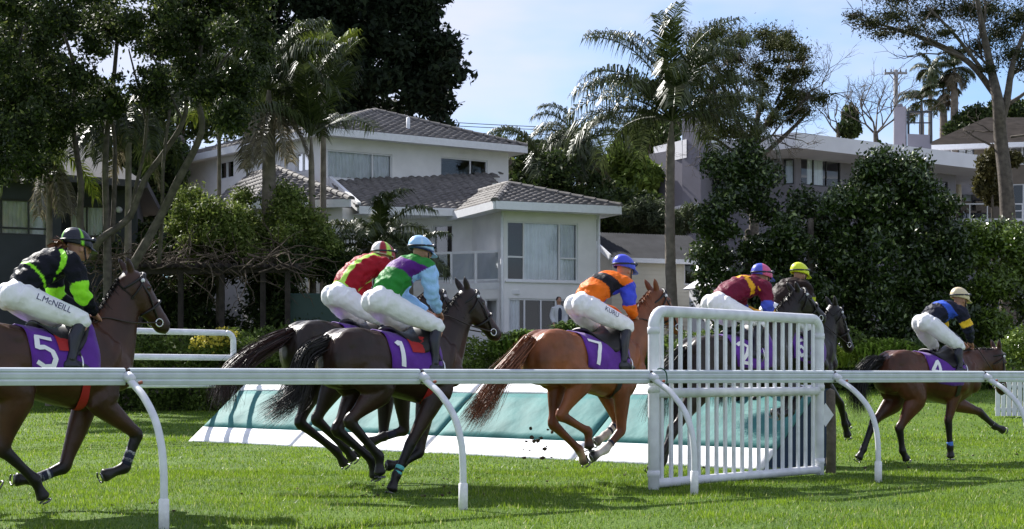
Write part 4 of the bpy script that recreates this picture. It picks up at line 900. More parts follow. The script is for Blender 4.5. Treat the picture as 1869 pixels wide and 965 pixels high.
    for jv in range(nv + 1):
        ph = R(-14) + (math.pi / 2 - R(-14)) * jv / nv
        for i in range(nu):
            a = 2 * math.pi * i / nu; x, y, z = .142 * math.cos(ph) * math.cos(a), .116 * math.cos(ph) * math.sin(a), .128 * math.sin(ph)
            rr = 1 + .012 * math.sin(6 * a) * max(0, math.sin(ph)); x, y = x * rr, y * rr
            V.append(hc + np.array([x * math.cos(tilt) + z * math.sin(tilt) * 0 - z * math.sin(tilt) * .0, y, z + x * math.sin(tilt)])); C.append(cap(a, ph))
    for jv in range(nv):
        for i in range(nu):
            i2 = (i + 1) % nu; Fc.append([jv * nu + i, jv * nu + i2, (jv + 1) * nu + i2, (jv + 1) * nu + i])
    me = mesh_np('helmet', np.array(V), np.array(Fc), True); set_col(me, np.array(C)); he = link('helmet', me, M_CAP, root); sm = he.modifiers.new('thickness', 'SOLIDIFY'); sm.thickness = .012
    V = []; Fc = []
    for k in range(13):
        a = R(-58 + 116 * k / 12)
        for r, dz in ((.98, -.022), (1.22 + .12 * math.cos(a * 1.4), -.045)):
            x, y = .142 * math.cos(a) * r, .116 * math.sin(a) * min(r, 1.12); V.append(hc + np.array([x, y, dz + x * math.sin(tilt)]))
        if k: Fc.append([2 * k - 2, 2 * k - 1, 2 * k + 1, 2 * k])
    me = mesh_np('peak', np.array(V), np.array(Fc), True); set_col(me, np.tile(np.array(cap(0.6, .3)), (len(V), 1))); pk = link('peak', me, M_CAP, he); sm = pk.modifiers.new('thickness', 'SOLIDIFY'); sm.thickness = .008
    st = MB(); st.tube([hc + np.array([.146 * math.cos(a), .121 * math.sin(a), .022 + .146 * math.cos(a) * math.sin(tilt) + .03 * math.cos(a)]) for a in np.linspace(R(30), R(330), 25)], [(.010, .006)] * 25, 6); st.build('goggle_strap', M_DARK, he, True)
    m = MB()
    for s in (-1, 1): m.add(*ellipsoid(hc + np.array([.135, s * .04, .022]), (.02, .036, .026), 10, 8))
    m.build('goggles', M_DARK, he, True)
    m = MB(); m.tube([hd + np.array([.02, s_ * .082, -.02]) for s_ in (-1,)] + [hd + np.array([.05, -.05, -.12]), hd + np.array([.06, 0, -.135]), hd + np.array([.05, .05, -.12]), hd + np.array([.02, .082, -.02])], .007, 6); m.build('chin_strap', M_DARK, he, True)
    if pony:
        V = []; Fc = []
        for _ in range(90):
            o = hc + np.array([-.12, rng.normal(0, .03), -.04]); d = np.array([-.10 + rng.normal(0, .03), rng.normal(0, .025), -.05 + rng.normal(0, .05)]); sd = rng.normal(0, 1, 3) * .006; bs = len(V)
            for k in range(5):
                u = k / 4; p = o + d * u + np.array([0, 0, .05 * math.sin(u * 2.4) - .03 * u]); V += [p - sd * (1 - .6 * u), p + sd * (1 - .6 * u)]
                if k: Fc.append([bs + 2 * k - 2, bs + 2 * k - 1, bs + 2 * k + 1, bs + 2 * k])
        link('ponytail', mesh_np('ponytail', np.array(V), np.array(Fc), True), M_PONY, root)
    # ---- reins from the bit to the hands (held by the rider)
    for s, bt in zip((-1, 1), bits):
        h_ = V3(hand, s * .08); m = MB(); m.tube(spline([bt, (bt + h_) / 2 + np.array([0, s * .06, -.03]), h_ + np.array([.05, 0, -.02]), h_ + np.array([-.05, -s * .05, -.16])], 5), .007, 6); m.build('rein', M_REIN, root, True)
    if text:                               # name printed down the thigh of the breeches
        cu = bpy.data.curves.new('letters', 'FONT'); cu.body = text; cu.size = .075; cu.align_x = 'CENTER'; cu.align_y = 'CENTER'; cu.extrude = .0
        to = bpy.data.objects.new('tmp', cu); COL.objects.link(to); dg = bpy.context.evaluated_depsgraph_get(); tm = bpy.data.meshes.new_from_object(to.evaluated_get(dg)); bpy.data.objects.remove(to)
        bm = bmesh.new(); bm.from_mesh(tm); bmesh.ops.triangulate(bm, faces=bm.faces[:]); bmesh.ops.subdivide_edges(bm, edges=[e for e in bm.edges if e.calc_length() > .02], cuts=1); bm.to_mesh(tm); bm.free()
        h_ = V3(hip, -.095); k_ = V3(knee, -.265); d = k_ - h_; L = np.linalg.norm(d); d /= L; upv = np.array([0, 0, 1.]) - d * d[2]; upv /= np.linalg.norm(upv); outv = np.cross(d, upv); outv = outv if outv[1] < 0 else -outv
        from mathutils.bvhtree import BVHTree
        bv = BVHTree.FromPolygons([v.co for v in br.data.vertices], [p.vertices[:] for p in br.data.polygons])
        for v in tm.vertices:
            o = h_ + d * (L * .50 + v.co.x * .92) + upv * (.035 + v.co.y); hit = bv.ray_cast(Vector(o + outv * .4), Vector(-outv))
            v.co = (hit[0] + Vector(outv) * .005) if hit[0] is not None else Vector(o + outv * .09)
        link('lettering', tm, M_LETTER, br)
    return root
BAY = (.050, .019, .009); DARKBAY = (.026, .011, .007); BLACKBROWN = (.014, .008, .006); CHEST = (.20, .062, .020)
def lime(): return (.30, .80, .03)
# --- number 5: bay on the left edge, dark silks with lime piping
h, bits, X3 = make_horse('dark bay racehorse with purple number 5 cloth, cut by the left edge', 85, 14.1, tx=-.07, lift=.03, poll=(.78, 2.07), muzzle=(1.13, 1.57), number='5',
    fore=[((.78, .64), (.67, .35), (.47, .285), -1), ((.22, .36), (-.06, .26), (-.22, .27), 1)], hind=[((-.44, .54), (-.16, .28), (-.08, .12), -1), ((-.78, .62), (-.52, .32), (-.40, .24), 1)],
    body=BAY, tail=((-1.05, 1.35), (-1.35, 1.2), (-1.6, 1.0)), wraps=(('RF', .42, .92, M_NAVYWRAP), ('RF', .50, .60, M_WHITEWRAP), ('RF', .72, .82, M_WHITEWRAP), ('LF', .45, .95, M_NAVYWRAP), ('LF', .52, .6, M_WHITEWRAP), ('LF', .74, .84, M_WHITEWRAP)))
def j5(part, t, u, y, w):
    blk = (.006, .007, .013); lm = lime()
    if part == 0: return lm if abs(u - .42) < .022 or (abs(y) > .115 and abs(u - .75 - w * 2.2) < .05) else blk
    return lm if (.42 < t < .66 or abs(t - .12) < .025) else blk
def c5(a, p): return lime() if (abs(math.sin(a)) < .10 or abs(math.cos(a)) < .10) else (.008, .010, .022)
make_rider('person in black and lime silks with brown ponytail on the number 5 horse', h, bits, (-.27, 1.84), (.20, 1.63), (.09, 1.29), (.14, 2.13), (.21, 1.85), (.42, 1.68), (.29, 2.33), j5, c5, 'L.McNEILL', pony=True)
# --- far horse of the pair, red silks
h, bits, X3 = make_horse('black-brown racehorse behind the number 1 horse, tail streaming left', 640, 17.7, tx=.0, lift=.17, poll=(1.12, 2.12), muzzle=(1.5, 1.62), number='3',
    fore=[((.62, .56), (.36, .50), (.16, .44), -1), ((.52, .5), (.3, .38), (.14, .3), 1)], hind=[((-.52, .70), (-.16, .40), (-.05, .27), -1), ((-.56, .66), (-.10, .34), (.0, .20), 1)],
    body=BLACKBROWN, tail=((-1.0, 1.5), (-1.3, 1.34), (-1.5, 1.15), (-1.55, .98)), wraps=(('RF', .3, .9, M_NAVYWRAP),), hair_pale=(.05, .018, .014))
def jr(part, t, u, y, w):
    red = (.30, .008, .018); lm = (.42, .72, .10)
    if part == 0: return lm if (-.11 < y < -.045 or u < .14) else red
    return lm if t > .85 else red
def cr_(a, p):
    return (.45, .78, .10) if (abs(math.cos(a)) < .25 and math.sin(a) < 0) else ((.85, .8, .78) if (math.cos(a) < -.8 or p < R(-7)) else (.30, .008, .02))
make_rider('person in red silks with lime stripe, behind the light-blue-capped rider', h, bits, (-.16, 2.02), (.28, 1.74), (.2, 1.42), (.31, 2.36), (.36, 2.08), (.60, 1.9), (.44, 2.515), jr, cr_)
# --- number 1: bay in front, green and purple silks
h, bits, X3 = make_horse('dark bay racehorse wearing purple number 1 cloth beside the middle rail post', 705, 16.3, tx=.06, lift=.05, poll=(1.0, 2.04), muzzle=(1.36, 1.55), number='1',
    fore=[((.20, .48), (.04, .18), (-.02, .035), -1), ((.50, .38), (.28, .27), (.10, .26), 1)], hind=[((-.53, .72), (-.17, .37), (-.16, .20), -1), ((-.50, .63), (-.10, .33), (-.05, .155), 1)],
    body=DARKBAY, tail=((-.94, 1.36), (-1.02, 1.14), (-1.10, .98), (-1.30, .87)), wraps=(('RF', .72, .82, M_TEALWRAP), ('RF', .9, 1.0, M_TEALWRAP)), headturn=-.25)
def j1(part, t, u, y, w):
    if part == 0: return (.085, .012, .17) if .60 < u + .35 * w < .92 else (.025, .21, .035)
    return (.33, .55, .85)
def c1(a, p): return (.015, .03, .13) if p < R(-6) else ((.36, .6, .88) if abs(math.sin(a * 3)) > .25 or p > R(50) else (.55, .72, .9))
make_rider('person in green and purple silks with light blue sleeves and cap', h, bits, (-.08, 1.90), (.43, 1.65), (.38, 1.27), (.36, 2.25), (.38, 1.96), (.60, 1.79), (.44, 2.46), j1, c1)
# --- number 7: chestnut, orange silks
h, bits, X3 = make_horse('bright chestnut racehorse with purple number 7 cloth left of the white wing', 1062, 17.8, tx=.03, lift=.08, poll=(1.10, 2.12), muzzle=(1.50, 1.66), number='7',
    fore=[((.46, .56), (.24, .36), (.04, .28), -1), ((.66, .64), (.46, .50), (.32, .43), 1)], hind=[((-.42, .74), (-.02, .56), (.0, .385), -1), ((-.30, .64), (.07, .35), (.15, .21), 1)],
    body=CHEST, point=(.14, .045, .018), hair=(.09, .03, .014), hair_pale=(.3, .10, .035), tail=((-.98, 1.3), (-1.18, 1.12), (-1.35, .92), (-1.5, .78)),
    socks=(('RF', .68, (.62, .55, .5)), ('LF', .60, (.7, .62, .55)), ('LH', .80, (.30, .2, .15))), wraps=(('RF', .62, .7, M_NAVYWRAP), ('LF', .3, .4, M_NAVYWRAP), ('LF', .6, .7, M_NAVYWRAP)))
def j7(part, t, u, y, w):
    org = (.80, .155, .010)
    if part == 0: return (.012, .011, .015) if .55 < u + .3 * w < .84 else org
    return (.05, .07, .55) if .28 < t < .60 else org
def c7(a, p): return (.05, .075, .62)
make_rider('person in orange and black silks with blue cap on the chestnut', h, bits, (-.01, 1.93), (.43, 1.70), (.34, 1.31), (.48, 2.17), (.47, 1.93), (.72, 1.81), (.64, 2.39), j7, c7, 'KURU')
# --- behind the wing: maroon silks
h, bits, X3 = make_horse('black-brown racehorse taking off behind the white slatted wing', 1340, 19.7, phi=33, tx=.0, lift=.12, pitch=8, poll=(1.0, 2.2), muzzle=(1.45, 1.85), number='2',
    fore=[((.95, .98), (.80, .72), (.62, .68), -1), ((1.02, 1.0), (.90, .74), (.72, .70), 1)], hind=[((-1.0, .55), (-1.22, .20), (-1.36, .08), -1), ((-.85, .52), (-.98, .17), (-1.06, .04), 1)],
    body=BLACKBROWN, tail=((-1.0, 1.25), (-1.12, 1.0), (-1.2, .75)))
def jm(part, t, u, y, w):
    mar = (.13, .008, .03); ye = (.75, .38, .02)
    if part == 0:
        q = (y + .2) / .075; k = int(math.floor(q)); uu = u - .66 - (.07 if k % 2 else 0); return ye if 0 < uu < .12 and w > -.05 else mar
    return ye if t > .74 else ((.06, .09, .5) if t > .48 else mar)
def cm(a, p): return (.07, .10, .55) if (math.sin(a + .5) * math.cos(a + .5) > 0) else (.65, .10, .25)
make_rider('person in maroon silks with yellow checks, behind the white wing', h, bits, (-.28, 2.02), (.18, 1.80), (.08, 1.45), (.30, 2.23), (.31, 1.98), (.54, 1.9), (.45, 2.41), jm, cm)
# --- yellow cap, landing beyond the fence
h, bits, X3 = make_horse('near-black racehorse landing past the fence, head beyond the wing', 1428, 22.0, phi=36, tx=.12, lift=.22, pitch=-3, poll=(.98, 2.12), muzzle=(1.32, 1.5), number='6',
    fore=[((.98, .78), (1.08, .50), (1.14, .33), -1), ((1.15, .9), (1.32, .62), (1.4, .46), 1)], hind=[((-.62, .85), (-.30, .62), (-.2, .48), -1), ((-.72, .9), (-.42, .64), (-.32, .5), 1)],
    body=(.012, .009, .008), tail=((-.9, 1.4), (-1.05, 1.1), (-1.1, .9)))
def jy(part, t, u, y, w):
    if part == 0: return (.022, .012, .010)
    return (.5, .55, .02) if .4 < t < .6 else (.022, .012, .010)
def cy(a, p): return (.72, .80, .03)
make_rider('person in dark brown silks with bright yellow cap', h, bits, (-.18, 2.02), (.25, 1.80), (.16, 1.45), (.23, 2.36), (.28, 2.1), (.5, 1.95), (.34, 2.58), jy, cy)
# --- number 4, leading on the right
h, bits, X3 = make_horse('bay racehorse with purple number 4 cloth leading on the right', 1702, 22.3, phi=25, tx=-.08, lift=-.07, poll=(1.12, 1.52), muzzle=(1.22, .92), number='4',
    fore=[((.16, .56), (.20, .20), (.21, .06), -1), ((.92, .66), (1.18, .46), (1.34, .40), 1)], hind=[((-.66, .46), (-.60, .16), (-.53, .04), -1), ((-.88, .54), (-1.06, .18), (-1.14, .06), 1)],
    body=(.075, .024, .010), tail=((-1.0, 1.35), (-1.18, 1.2), (-1.25, 1.0), (-1.22, .8)), wraps=(('RF', .82, 1.0, M_BLUEWRAP), ('LF', .85, .97, M_WHITEWRAP)))
def j4(part, t, u, y, w):
    nv = (.012, .014, .03)
    if part == 0: return (.04, .10, .55) if .58 < u + .25 * w < .80 and y < .06 else nv
    return (.8, .5, .03) if .36 < t < .54 else nv
def c4(a, p): return (.68, .56, .36)
make_rider('person in dark navy and blue silks with cream cap on the leading horse', h, bits, (-.12, 1.88), (.24, 1.56), (.22, 1.27), (.31, 2.04), (.40, 1.79), (.60, 1.60), (.48, 2.26), j4, c4)
# ================================================================ vegetation
def leaf_mat(name, rough, spec, trans): return mat(name, (.05, .1, .02), rough=rough, spec=spec, attr='col', trans=trans)
M_LEAF = leaf_mat('leaf_matt', .6, .25, .3); M_GLOSSY = leaf_mat('leaf_glossy', .32, .5, .14); M_NEEDLE = leaf_mat('needles', .7, .15, .10)
M_BARK = mat('grey_bark', (.10, .085, .07), rough=.9, noise=.4, nscale=6, bump=.7, bscale=18)
M_BARKD = mat('dark_bark', (.035, .028, .024), rough=.9, noise=.4, nscale=6, bump=.7, bscale=18)
M_PTRUNK = mat('palm_trunk', (.20, .17, .14), rough=.9, noise=.3, nscale=5, bump=.6, bscale=12)
M_FROND = mat('palm_frond', (.05, .08, .02), rough=.4, spec=.4, attr='col', trans=.2)
M_DEAD = mat('dry_vine', (.09, .068, .05), rough=.95, noise=.4, nscale=5)
def in_poly(poly_, n, rmin, rmax, r, gap=.75):
    xs_ = [p[0] for p in poly_]; ys_ = [p[1] for p in poly_]; out = []; tries = 0
    while len(out) < n and tries < n * 60:
        tries += 1; p = (r.uniform(min(xs_), max(xs_)), r.uniform(min(ys_), max(ys_)))
        if not inside(p, poly_): continue
        k = r.uniform(rmin, rmax)
        if any((p[0] - q[0]) ** 2 + (p[1] - q[1]) ** 2 < (gap * min(k, q[2])) ** 2 for q in out): continue
        out.append((p[0], p[1], k, k * r.uniform(.65, .95)))
    return out
def leaves(clumps, n, size, cols, r, aspect=.45, shell=.55, up=.3, soft=.14):
    """clumps: (centre xyz, radii xyz); leaves as small rhombic blades spread through each clump"""
    ctr = np.array([c[0] for c in clumps]); rad = np.array([c[1] for c in clumps]); w = (rad[:, 0] * rad[:, 2]); w = w / w.sum()
    i = r.choice(len(clumps), n, p=w); d = r.normal(0, 1, (n, 3)); d /= np.linalg.norm(d, axis=1)[:, None]; rr = shell + (1.0 - shell) * r.random(n) ** .7; rr *= (1 + soft * r.normal(0, 1, n))
    p = ctr[i] + d * rad[i] * rr[:, None]
    a = r.normal(0, 1, (n, 3)); a[:, 2] -= .25; a /= np.linalg.norm(a, axis=1)[:, None]; nn = d * .5 + r.normal(0, .7, (n, 3)); nn[:, 2] += up
    b = np.cross(a, nn); b /= np.linalg.norm(b, axis=1)[:, None] + 1e-6; s = size * (.6 + .8 * r.random(n))
    la = a * s[:, None]; lb = b * (s * aspect)[:, None]; nrm = np.cross(la, lb); nrm /= np.linalg.norm(nrm, axis=1)[:, None] + 1e-9
    V = np.stack([p - la * .5, p + lb * .5 + nrm * (s * .06)[:, None], p + la * .5, p - lb * .5 + nrm * (s * .06)[:, None]], 1).reshape(-1, 3); Fc = np.arange(4 * n).reshape(n, 4)
    cl = np.array(cols); tone = np.clip(.5 + .25 * r.normal(0, 1, n) + .2 * (r.random(len(clumps))[i] - .5), 0, 1); c = cl[0] + (cl[1] - cl[0]) * tone[:, None]
    if len(cl) > 2: k = r.random(n) < .07; c[k] = cl[2]
    return V, Fc, np.repeat(c, 4, axis=0)
def crown(parent, clumps, n, size, cols, seed, m=None, name='crown', **k):
    r = np.random.default_rng(seed); V, Fc, C = leaves(clumps, n, size, cols, r, **k); me = mesh_np(name, V, Fc); set_col(me, C); return link(name, me, m or M_LEAF, parent)
def px_clumps(L, Y, r, depth=1.0, dj=0.0):
    out = []
    for x, y, rx, ry in L:
        Yk = Y + r.normal(0, 1) * dj; out.append((P(x, y, Yk), np.array([rx / F * Yk, max(rx, ry) / F * Yk * depth, ry / F * Yk])))
    return out
def limbs(mb, lines, Y, dj, r, seg=8):
    for ln in lines:
        n = len(ln); yo = np.cumsum(r.normal(0, dj, n)) * .5; pts = [P(x, y, Y + o) for (x, y, _), o in zip(ln, yo)]; mb.tube(spline(pts, 4), spline([[q[2], q[2]] for q in ln], 4)[:, 0], seg)
def twigs(mb, a, d, L, rad, depth, r, spread=.55, upb=.15):
    a = np.array(a, float); d = np.array(d, float); d /= np.linalg.norm(d); mid = a + d * L * .5 + r.normal(0, .06, 3) * L; e = a + d * L + r.normal(0, .08, 3) * L
    mb.tube([a, mid, e], [rad, rad * .8, rad * .6], 5 if rad > .03 else 4)
    if depth <= 0: return [e]
    out = []
    for _ in range(2 + (r.random() < .6)):
        nd = d + r.normal(0, spread, 3); nd[2] += upb; out += twigs(mb, e if r.random() < .7 else mid, nd, L * r.uniform(.62, .85), rad * .6, depth - 1, r, spread, upb)
    return out
def px_tree(name, label, cat, Y, lines, clumps, n, size, cols, seed, m=None, bark=None, depth=1.0, dj=.8, ldj=.5, group=None, twig=None, loff=0.0, **k):
    r = np.random.default_rng(seed); bx, by, _ = lines[0][0]; base = P(bx, by, Y); gz = float(terrain(base[0], Y)); lines = [list(l) for l in lines]
    yb = HOR - (gz - .2 - EYE) * F / Y; Yl = Y + loff
    if lines[0][0][1] < yb: lines[0] = [(bx, yb, lines[0][0][2] * 1.15)] + lines[0]
    t = empty(name, (0, 0, 0), 0, label, cat, group); mb = MB(); limbs(mb, lines, Yl, ldj, r)
    if twig:
        for (x, y, dx, dz, L, rad, dp) in twig: twigs(mb, P(x, y, Y + r.normal(0, .4)), (dx, r.normal(0, .3), dz), L, rad, dp, r)
    mb.build('trunk', bark or M_BARK, t, True)
    if n: crown(t, px_clumps(clumps, Y, r, depth, dj), n, size, cols, seed + 1, m, **k)
    return t
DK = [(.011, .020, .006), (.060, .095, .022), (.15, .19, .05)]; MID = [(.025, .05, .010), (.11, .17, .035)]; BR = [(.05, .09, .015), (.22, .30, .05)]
GD = [(.011, .022, .006), (.055, .095, .02), (.24, .30, .11)]
rp = np.random.default_rng(21)
# --- big multi-stemmed tree on the left
poly_c = [(-120, -80), (500, -80), (505, 120), (470, 200), (440, 240), (395, 215), (330, 190), (280, 215), (240, 190), (150, 215), (110, 300), (40, 330), (-120, 330)]
cl = [c for c in in_poly(poly_c, 150, 20, 44, rp, .42) if not (((c[0] - 228) / 58) ** 2 + ((c[1] - 112) / 50) ** 2 < 1)]
cl += [(x, y, 14, 9) for x, y in ((190, 95), (215, 140), (255, 90), (262, 130), (228, 70), (200, 165), (245, 165))]
px_tree('multi_stem_tree', 'large dark multi-stemmed tree over the left of the picture with grey leaning trunks', 'tree', 42,
    [[(196, 480, .115), (194, 380, .09), (192, 299, .085), (198, 214, .075), (207, 149, .06), (215, 60, .05)], [(170, 470, .11), (147, 413, .10), (148, 340, .085), (140, 279, .08), (132, 214, .065), (136, 130, .05), (110, 40, .04)],
     [(170, 470, .10), (182, 438, .10), (236, 396, .09), (264, 328, .08), (299, 279, .075), (335, 219, .065), (343, 150, .05), (350, 60, .04)], [(215, 530, .15), (249, 473, .125), (291, 398, .11), (323, 333, .105), (368, 239, .085), (358, 164, .07), (370, 60, .05)],
     [(240, 398, .055), (246, 350, .05), (262, 280, .045), (269, 214, .04), (280, 120, .03)], [(205, 440, .07), (209, 330, .06), (206, 230, .05), (170, 120, .035)], [(290, 480, .06), (296, 400, .05), (298, 300, .045), (310, 200, .04)],
     [(358, 180, .055), (400, 120, .04), (450, 60, .03)], [(132, 214, .05), (80, 160, .04), (20, 110, .03)], [(333, 219, .04), (300, 150, .03), (270, 80, .025)], [(30, 330, .09), (24, 200, .08), (34, 100, .07), (60, 10, .05)], [(270, 240, .035), (255, 170, .03), (235, 90, .02)]],
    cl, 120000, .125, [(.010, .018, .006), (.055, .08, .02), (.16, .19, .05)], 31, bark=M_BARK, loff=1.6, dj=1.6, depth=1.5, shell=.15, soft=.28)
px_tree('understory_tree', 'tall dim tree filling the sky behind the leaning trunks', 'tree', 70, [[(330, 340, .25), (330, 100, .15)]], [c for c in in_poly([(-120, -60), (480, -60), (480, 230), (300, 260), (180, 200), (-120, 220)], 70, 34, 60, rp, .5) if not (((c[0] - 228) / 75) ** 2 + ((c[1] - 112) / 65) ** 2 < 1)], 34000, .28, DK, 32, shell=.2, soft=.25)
px_tree('understory_tree', 'dim leafy tree behind the charcoal house roof', 'tree', 66, [[(150, 340, .2), (150, 250, .15)]], in_poly([(-100, 120), (180, 150), (200, 330), (-100, 330)], 26, 35, 60, rp, .5), 16000, .3, DK, 33)
px_tree('understory_tree', 'dim leafy tree between the charcoal and white houses', 'tree', 64, [[(330, 420, .2), (330, 250, .15)]], in_poly([(205, 200), (330, 190), (335, 300), (325, 330), (320, 420), (215, 420)], 24, 24, 38, rp, .5), 16000, .25, DK, 35)
px_tree('understory_tree', 'dark leafy tree at the far left beyond the charcoal house', 'tree', 58, [[(-260, 500, .25), (-260, 250, .15)]], in_poly([(-480, -40), (-180, -60), (-100, 100), (-120, 560), (-480, 560)], 60, 36, 60, rp, .5), 26000, .26, DK, 36, shell=.2, soft=.22)
# --- huge dark conifer behind the white house
pc = [(440, -120), (790, -120), (800, 20), (815, 80), (836, 130), (832, 165), (815, 195), (822, 232), (790, 262), (460, 262)]
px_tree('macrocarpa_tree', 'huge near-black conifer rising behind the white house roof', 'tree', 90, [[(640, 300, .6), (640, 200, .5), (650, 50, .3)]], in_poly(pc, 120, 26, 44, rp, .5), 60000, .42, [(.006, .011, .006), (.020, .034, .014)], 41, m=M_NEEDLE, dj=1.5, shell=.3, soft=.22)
# --- bushes left of the white house
px_tree('round_shrub', 'bright green shrub below the left wing roof', 'shrub', 49, [[(400, 560, .1), (400, 480, .06)]], in_poly([(322, 385), (350, 362), (400, 352), (455, 362), (470, 420), (470, 480), (330, 480), (310, 430)], 26, 22, 38, rp, .5), 26000, .12, [(.035, .065, .012), (.22, .28, .06), (.38, .42, .15)], 51, shell=.3, soft=.22)
px_tree('round_shrub', 'bright green shrub right of the thick skirted palm', 'shrub', 49.3, [[(530, 560, .1), (530, 480, .06)]], in_poly([(465, 380), (500, 358), (560, 365), (598, 410), (605, 480), (575, 500), (465, 490)], 26, 22, 36, rp, .5), 26000, .12, [(.035, .065, .012), (.22, .28, .06), (.38, .42, .15)], 53, shell=.3, soft=.22)
px_tree('dark_shrub', 'dark leafy shrub mass behind the red jockey', 'shrub', 48.4, [[(600, 600, .08), (600, 540, .05)]], in_poly([(470, 480), (640, 470), (690, 520), (690, 640), (500, 640), (470, 560)], 26, 24, 40, rp, .5), 22000, .14, DK, 55, shell=.3, soft=.22)
px_tree('dark_shrub', 'dark shrub mass behind the pergola', 'shrub', 49.5, [[(330, 620, .08), (330, 560, .05)]], in_poly([(180, 460), (560, 440), (560, 650), (180, 650)], 44, 28, 45, rp, .5), 36000, .14, DK, 57, shell=.3, soft=.22)
px_tree('dark_shrub', 'dark leafy screen between the two left houses', 'shrub', 54, [[(300, 600, .08), (300, 520, .05)]], in_poly([(225, 400), (345, 400), (380, 470), (380, 640), (225, 640)], 30, 26, 42, rp, .5), 16000, .2, DK, 58, shell=.2, soft=.2)
# --- greenery behind, right of the white house
px_tree('yellow_green_tree', 'yellow-green leafy tree left of the modern house', 'tree', 74, [[(1150, 400, .2), (1150, 320, .15)]], in_poly([(1115, 290), (1150, 260), (1195, 265), (1185, 330), (1175, 370), (1110, 360)], 16, 18, 32, rp, .5), 8000, .3, BR, 61)
px_tree('olive_tree', 'olive-grey tree crown behind the palm trunk at the skyline', 'tree', 88, [[(1180, 300, .25), (1180, 240, .2)]], in_poly([(1135, 235), (1160, 200), (1215, 195), (1235, 240), (1225, 275), (1140, 275)], 16, 16, 30, rp, .5), 8000, .3, DK, 63)
px_tree('dark_shrub', 'dark hedge tree right of the white house roof', 'shrub', 66, [[(1040, 460, .2), (1040, 380, .1)]], in_poly([(935, 300), (985, 290), (1050, 300), (1110, 330), (1180, 350), (1180, 430), (1100, 440), (1100, 500), (940, 470)], 34, 26, 42, rp, .5), 18000, .25, DK, 65)
px_tree('grey_shrub', 'grey-green wispy shrub above the shed roof', 'shrub', 64, [[(1210, 440, .1), (1210, 410, .06)]], in_poly([(1145, 395), (1180, 375), (1240, 380), (1285, 395), (1285, 430), (1140, 430)], 18, 16, 28, rp, .5), 9000, .26, [(.03, .04, .02), (.12, .15, .07)], 67, aspect=.2)
# --- glossy dark shrubs, right half
px_tree('glossy_tree', 'glossy dark shrub around the twiggy tree trunk', 'tree', 51, [[(1360, 640, .14), (1365, 420, .09)]], in_poly([(1285, 470), (1282, 430), (1300, 340), (1310, 290), (1370, 275), (1420, 300), (1430, 420), (1420, 640), (1300, 640), (1290, 540)], 44, 24, 40, rp, .45), 34000, .155, GD, 71, m=M_GLOSSY, shell=.35, soft=.22)
px_tree('glossy_tree', 'glossy dark shrub with tall shoots below the modern roof corner', 'tree', 50, [[(1480, 640, .14), (1480, 400, .09)]], in_poly([(1405, 400), (1430, 350), (1490, 340), (1530, 335), (1560, 335), (1565, 640), (1400, 640)], 46, 24, 42, rp, .45), 40000, .155, GD, 73, m=M_GLOSSY, shell=.35, soft=.22)
px_tree('glossy_tree', 'tallest glossy dark shrub in front of the modern house', 'tree', 49.5, [[(1620, 640, .14), (1620, 380, .09)]], in_poly([(1540, 335), (1590, 300), (1640, 275), (1670, 305), (1680, 640), (1545, 640)], 46, 24, 42, rp, .45), 40000, .155, GD, 75, m=M_GLOSSY, shell=.35, soft=.22)
px_tree('glossy_tree', 'glossy dark shrub left of the far right pine trunk', 'tree', 50.2, [[(1710, 640, .14), (1710, 400, .09)]], in_poly([(1665, 320), (1700, 310), (1740, 345), (1758, 400), (1760, 640), (1660, 640)], 42, 24, 40, rp, .45), 32000, .155, GD, 77, m=M_GLOSSY, shell=.35, soft=.22)
px_tree('leafy_shrub', 'sunlit leafy shrub at the right edge under the pine', 'shrub', 50.6, [[(1815, 640, .12), (1815, 520, .08)]], in_poly([(1745, 440), (1790, 408), (1830, 405), (1880, 430), (1940, 430), (1940, 640), (1750, 640)], 34, 24, 40, rp, .45), 32000, .15, [(.03, .055, .01), (.20, .29, .045)], 79, m=M_GLOSSY, shell=.35, soft=.22)
# --- twiggy dome-topped tree
tw = []
for x, y, dx, dz in ((1375, 250, -.6, 1), (1380, 230, .1, 1), (1390, 240, .7, 1), (1385, 260, 1, .6), (1375, 270, -1, .7), (1350, 200, -.3, 1), (1415, 190, .4, 1), (1430, 210, .9, .6), (1330, 190, -.6, .8)): tw.append((x, y, dx, dz, 1.15, .05, 5))
px_tree('twiggy_tree', 'tall tree with bare grey twigs and domed dark top behind the palm', 'tree', 58, [[(1378, 500, .20), (1376, 420, .18), (1378, 330, .16), (1374, 270, .14), (1380, 230, .10), (1395, 150, .06)], [(1374, 280, .1), (1345, 220, .08), (1320, 160, .06), (1300, 110, .04)], [(1378, 250, .1), (1420, 200, .08), (1450, 150, .05), (1470, 110, .03)], [(1385, 290, .09), (1440, 240, .07), (1480, 200, .05)], [(1376, 300, .07), (1330, 270, .05), (1290, 240, .04)], [(1395, 470, .05), (1430, 440, .04), (1455, 425, .03)]],
    [(1275, 70, 34, 18), (1310, 60, 36, 20), (1350, 72, 30, 20), (1395, 62, 36, 18), (1430, 78, 34, 20), (1460, 105, 30, 18), (1290, 105, 30, 22), (1335, 110, 26, 16), (1420, 110, 26, 14), (1470, 175, 34, 18), (1500, 180, 24, 16), (1450, 205, 26, 16), (1430, 190, 24, 14), (1310, 200, 26, 18), (1340, 240, 26, 20), (1300, 160, 20, 14), (1405, 225, 18, 12), (1320, 240, 30, 22), (1285, 215, 20, 16), (1365, 150, 18, 10)] + in_poly([(1255, 70), (1300, 50), (1400, 48), (1450, 70), (1485, 110), (1480, 170), (1500, 190), (1440, 230), (1400, 250), (1290, 250), (1270, 180), (1255, 110)], 46, 14, 26, rp, .6), 42000, .12, [(.014, .022, .008), (.10, .11, .03)], 81, m=M_NEEDLE, dj=.9, twig=tw, shell=.1, soft=.38, aspect=.3)
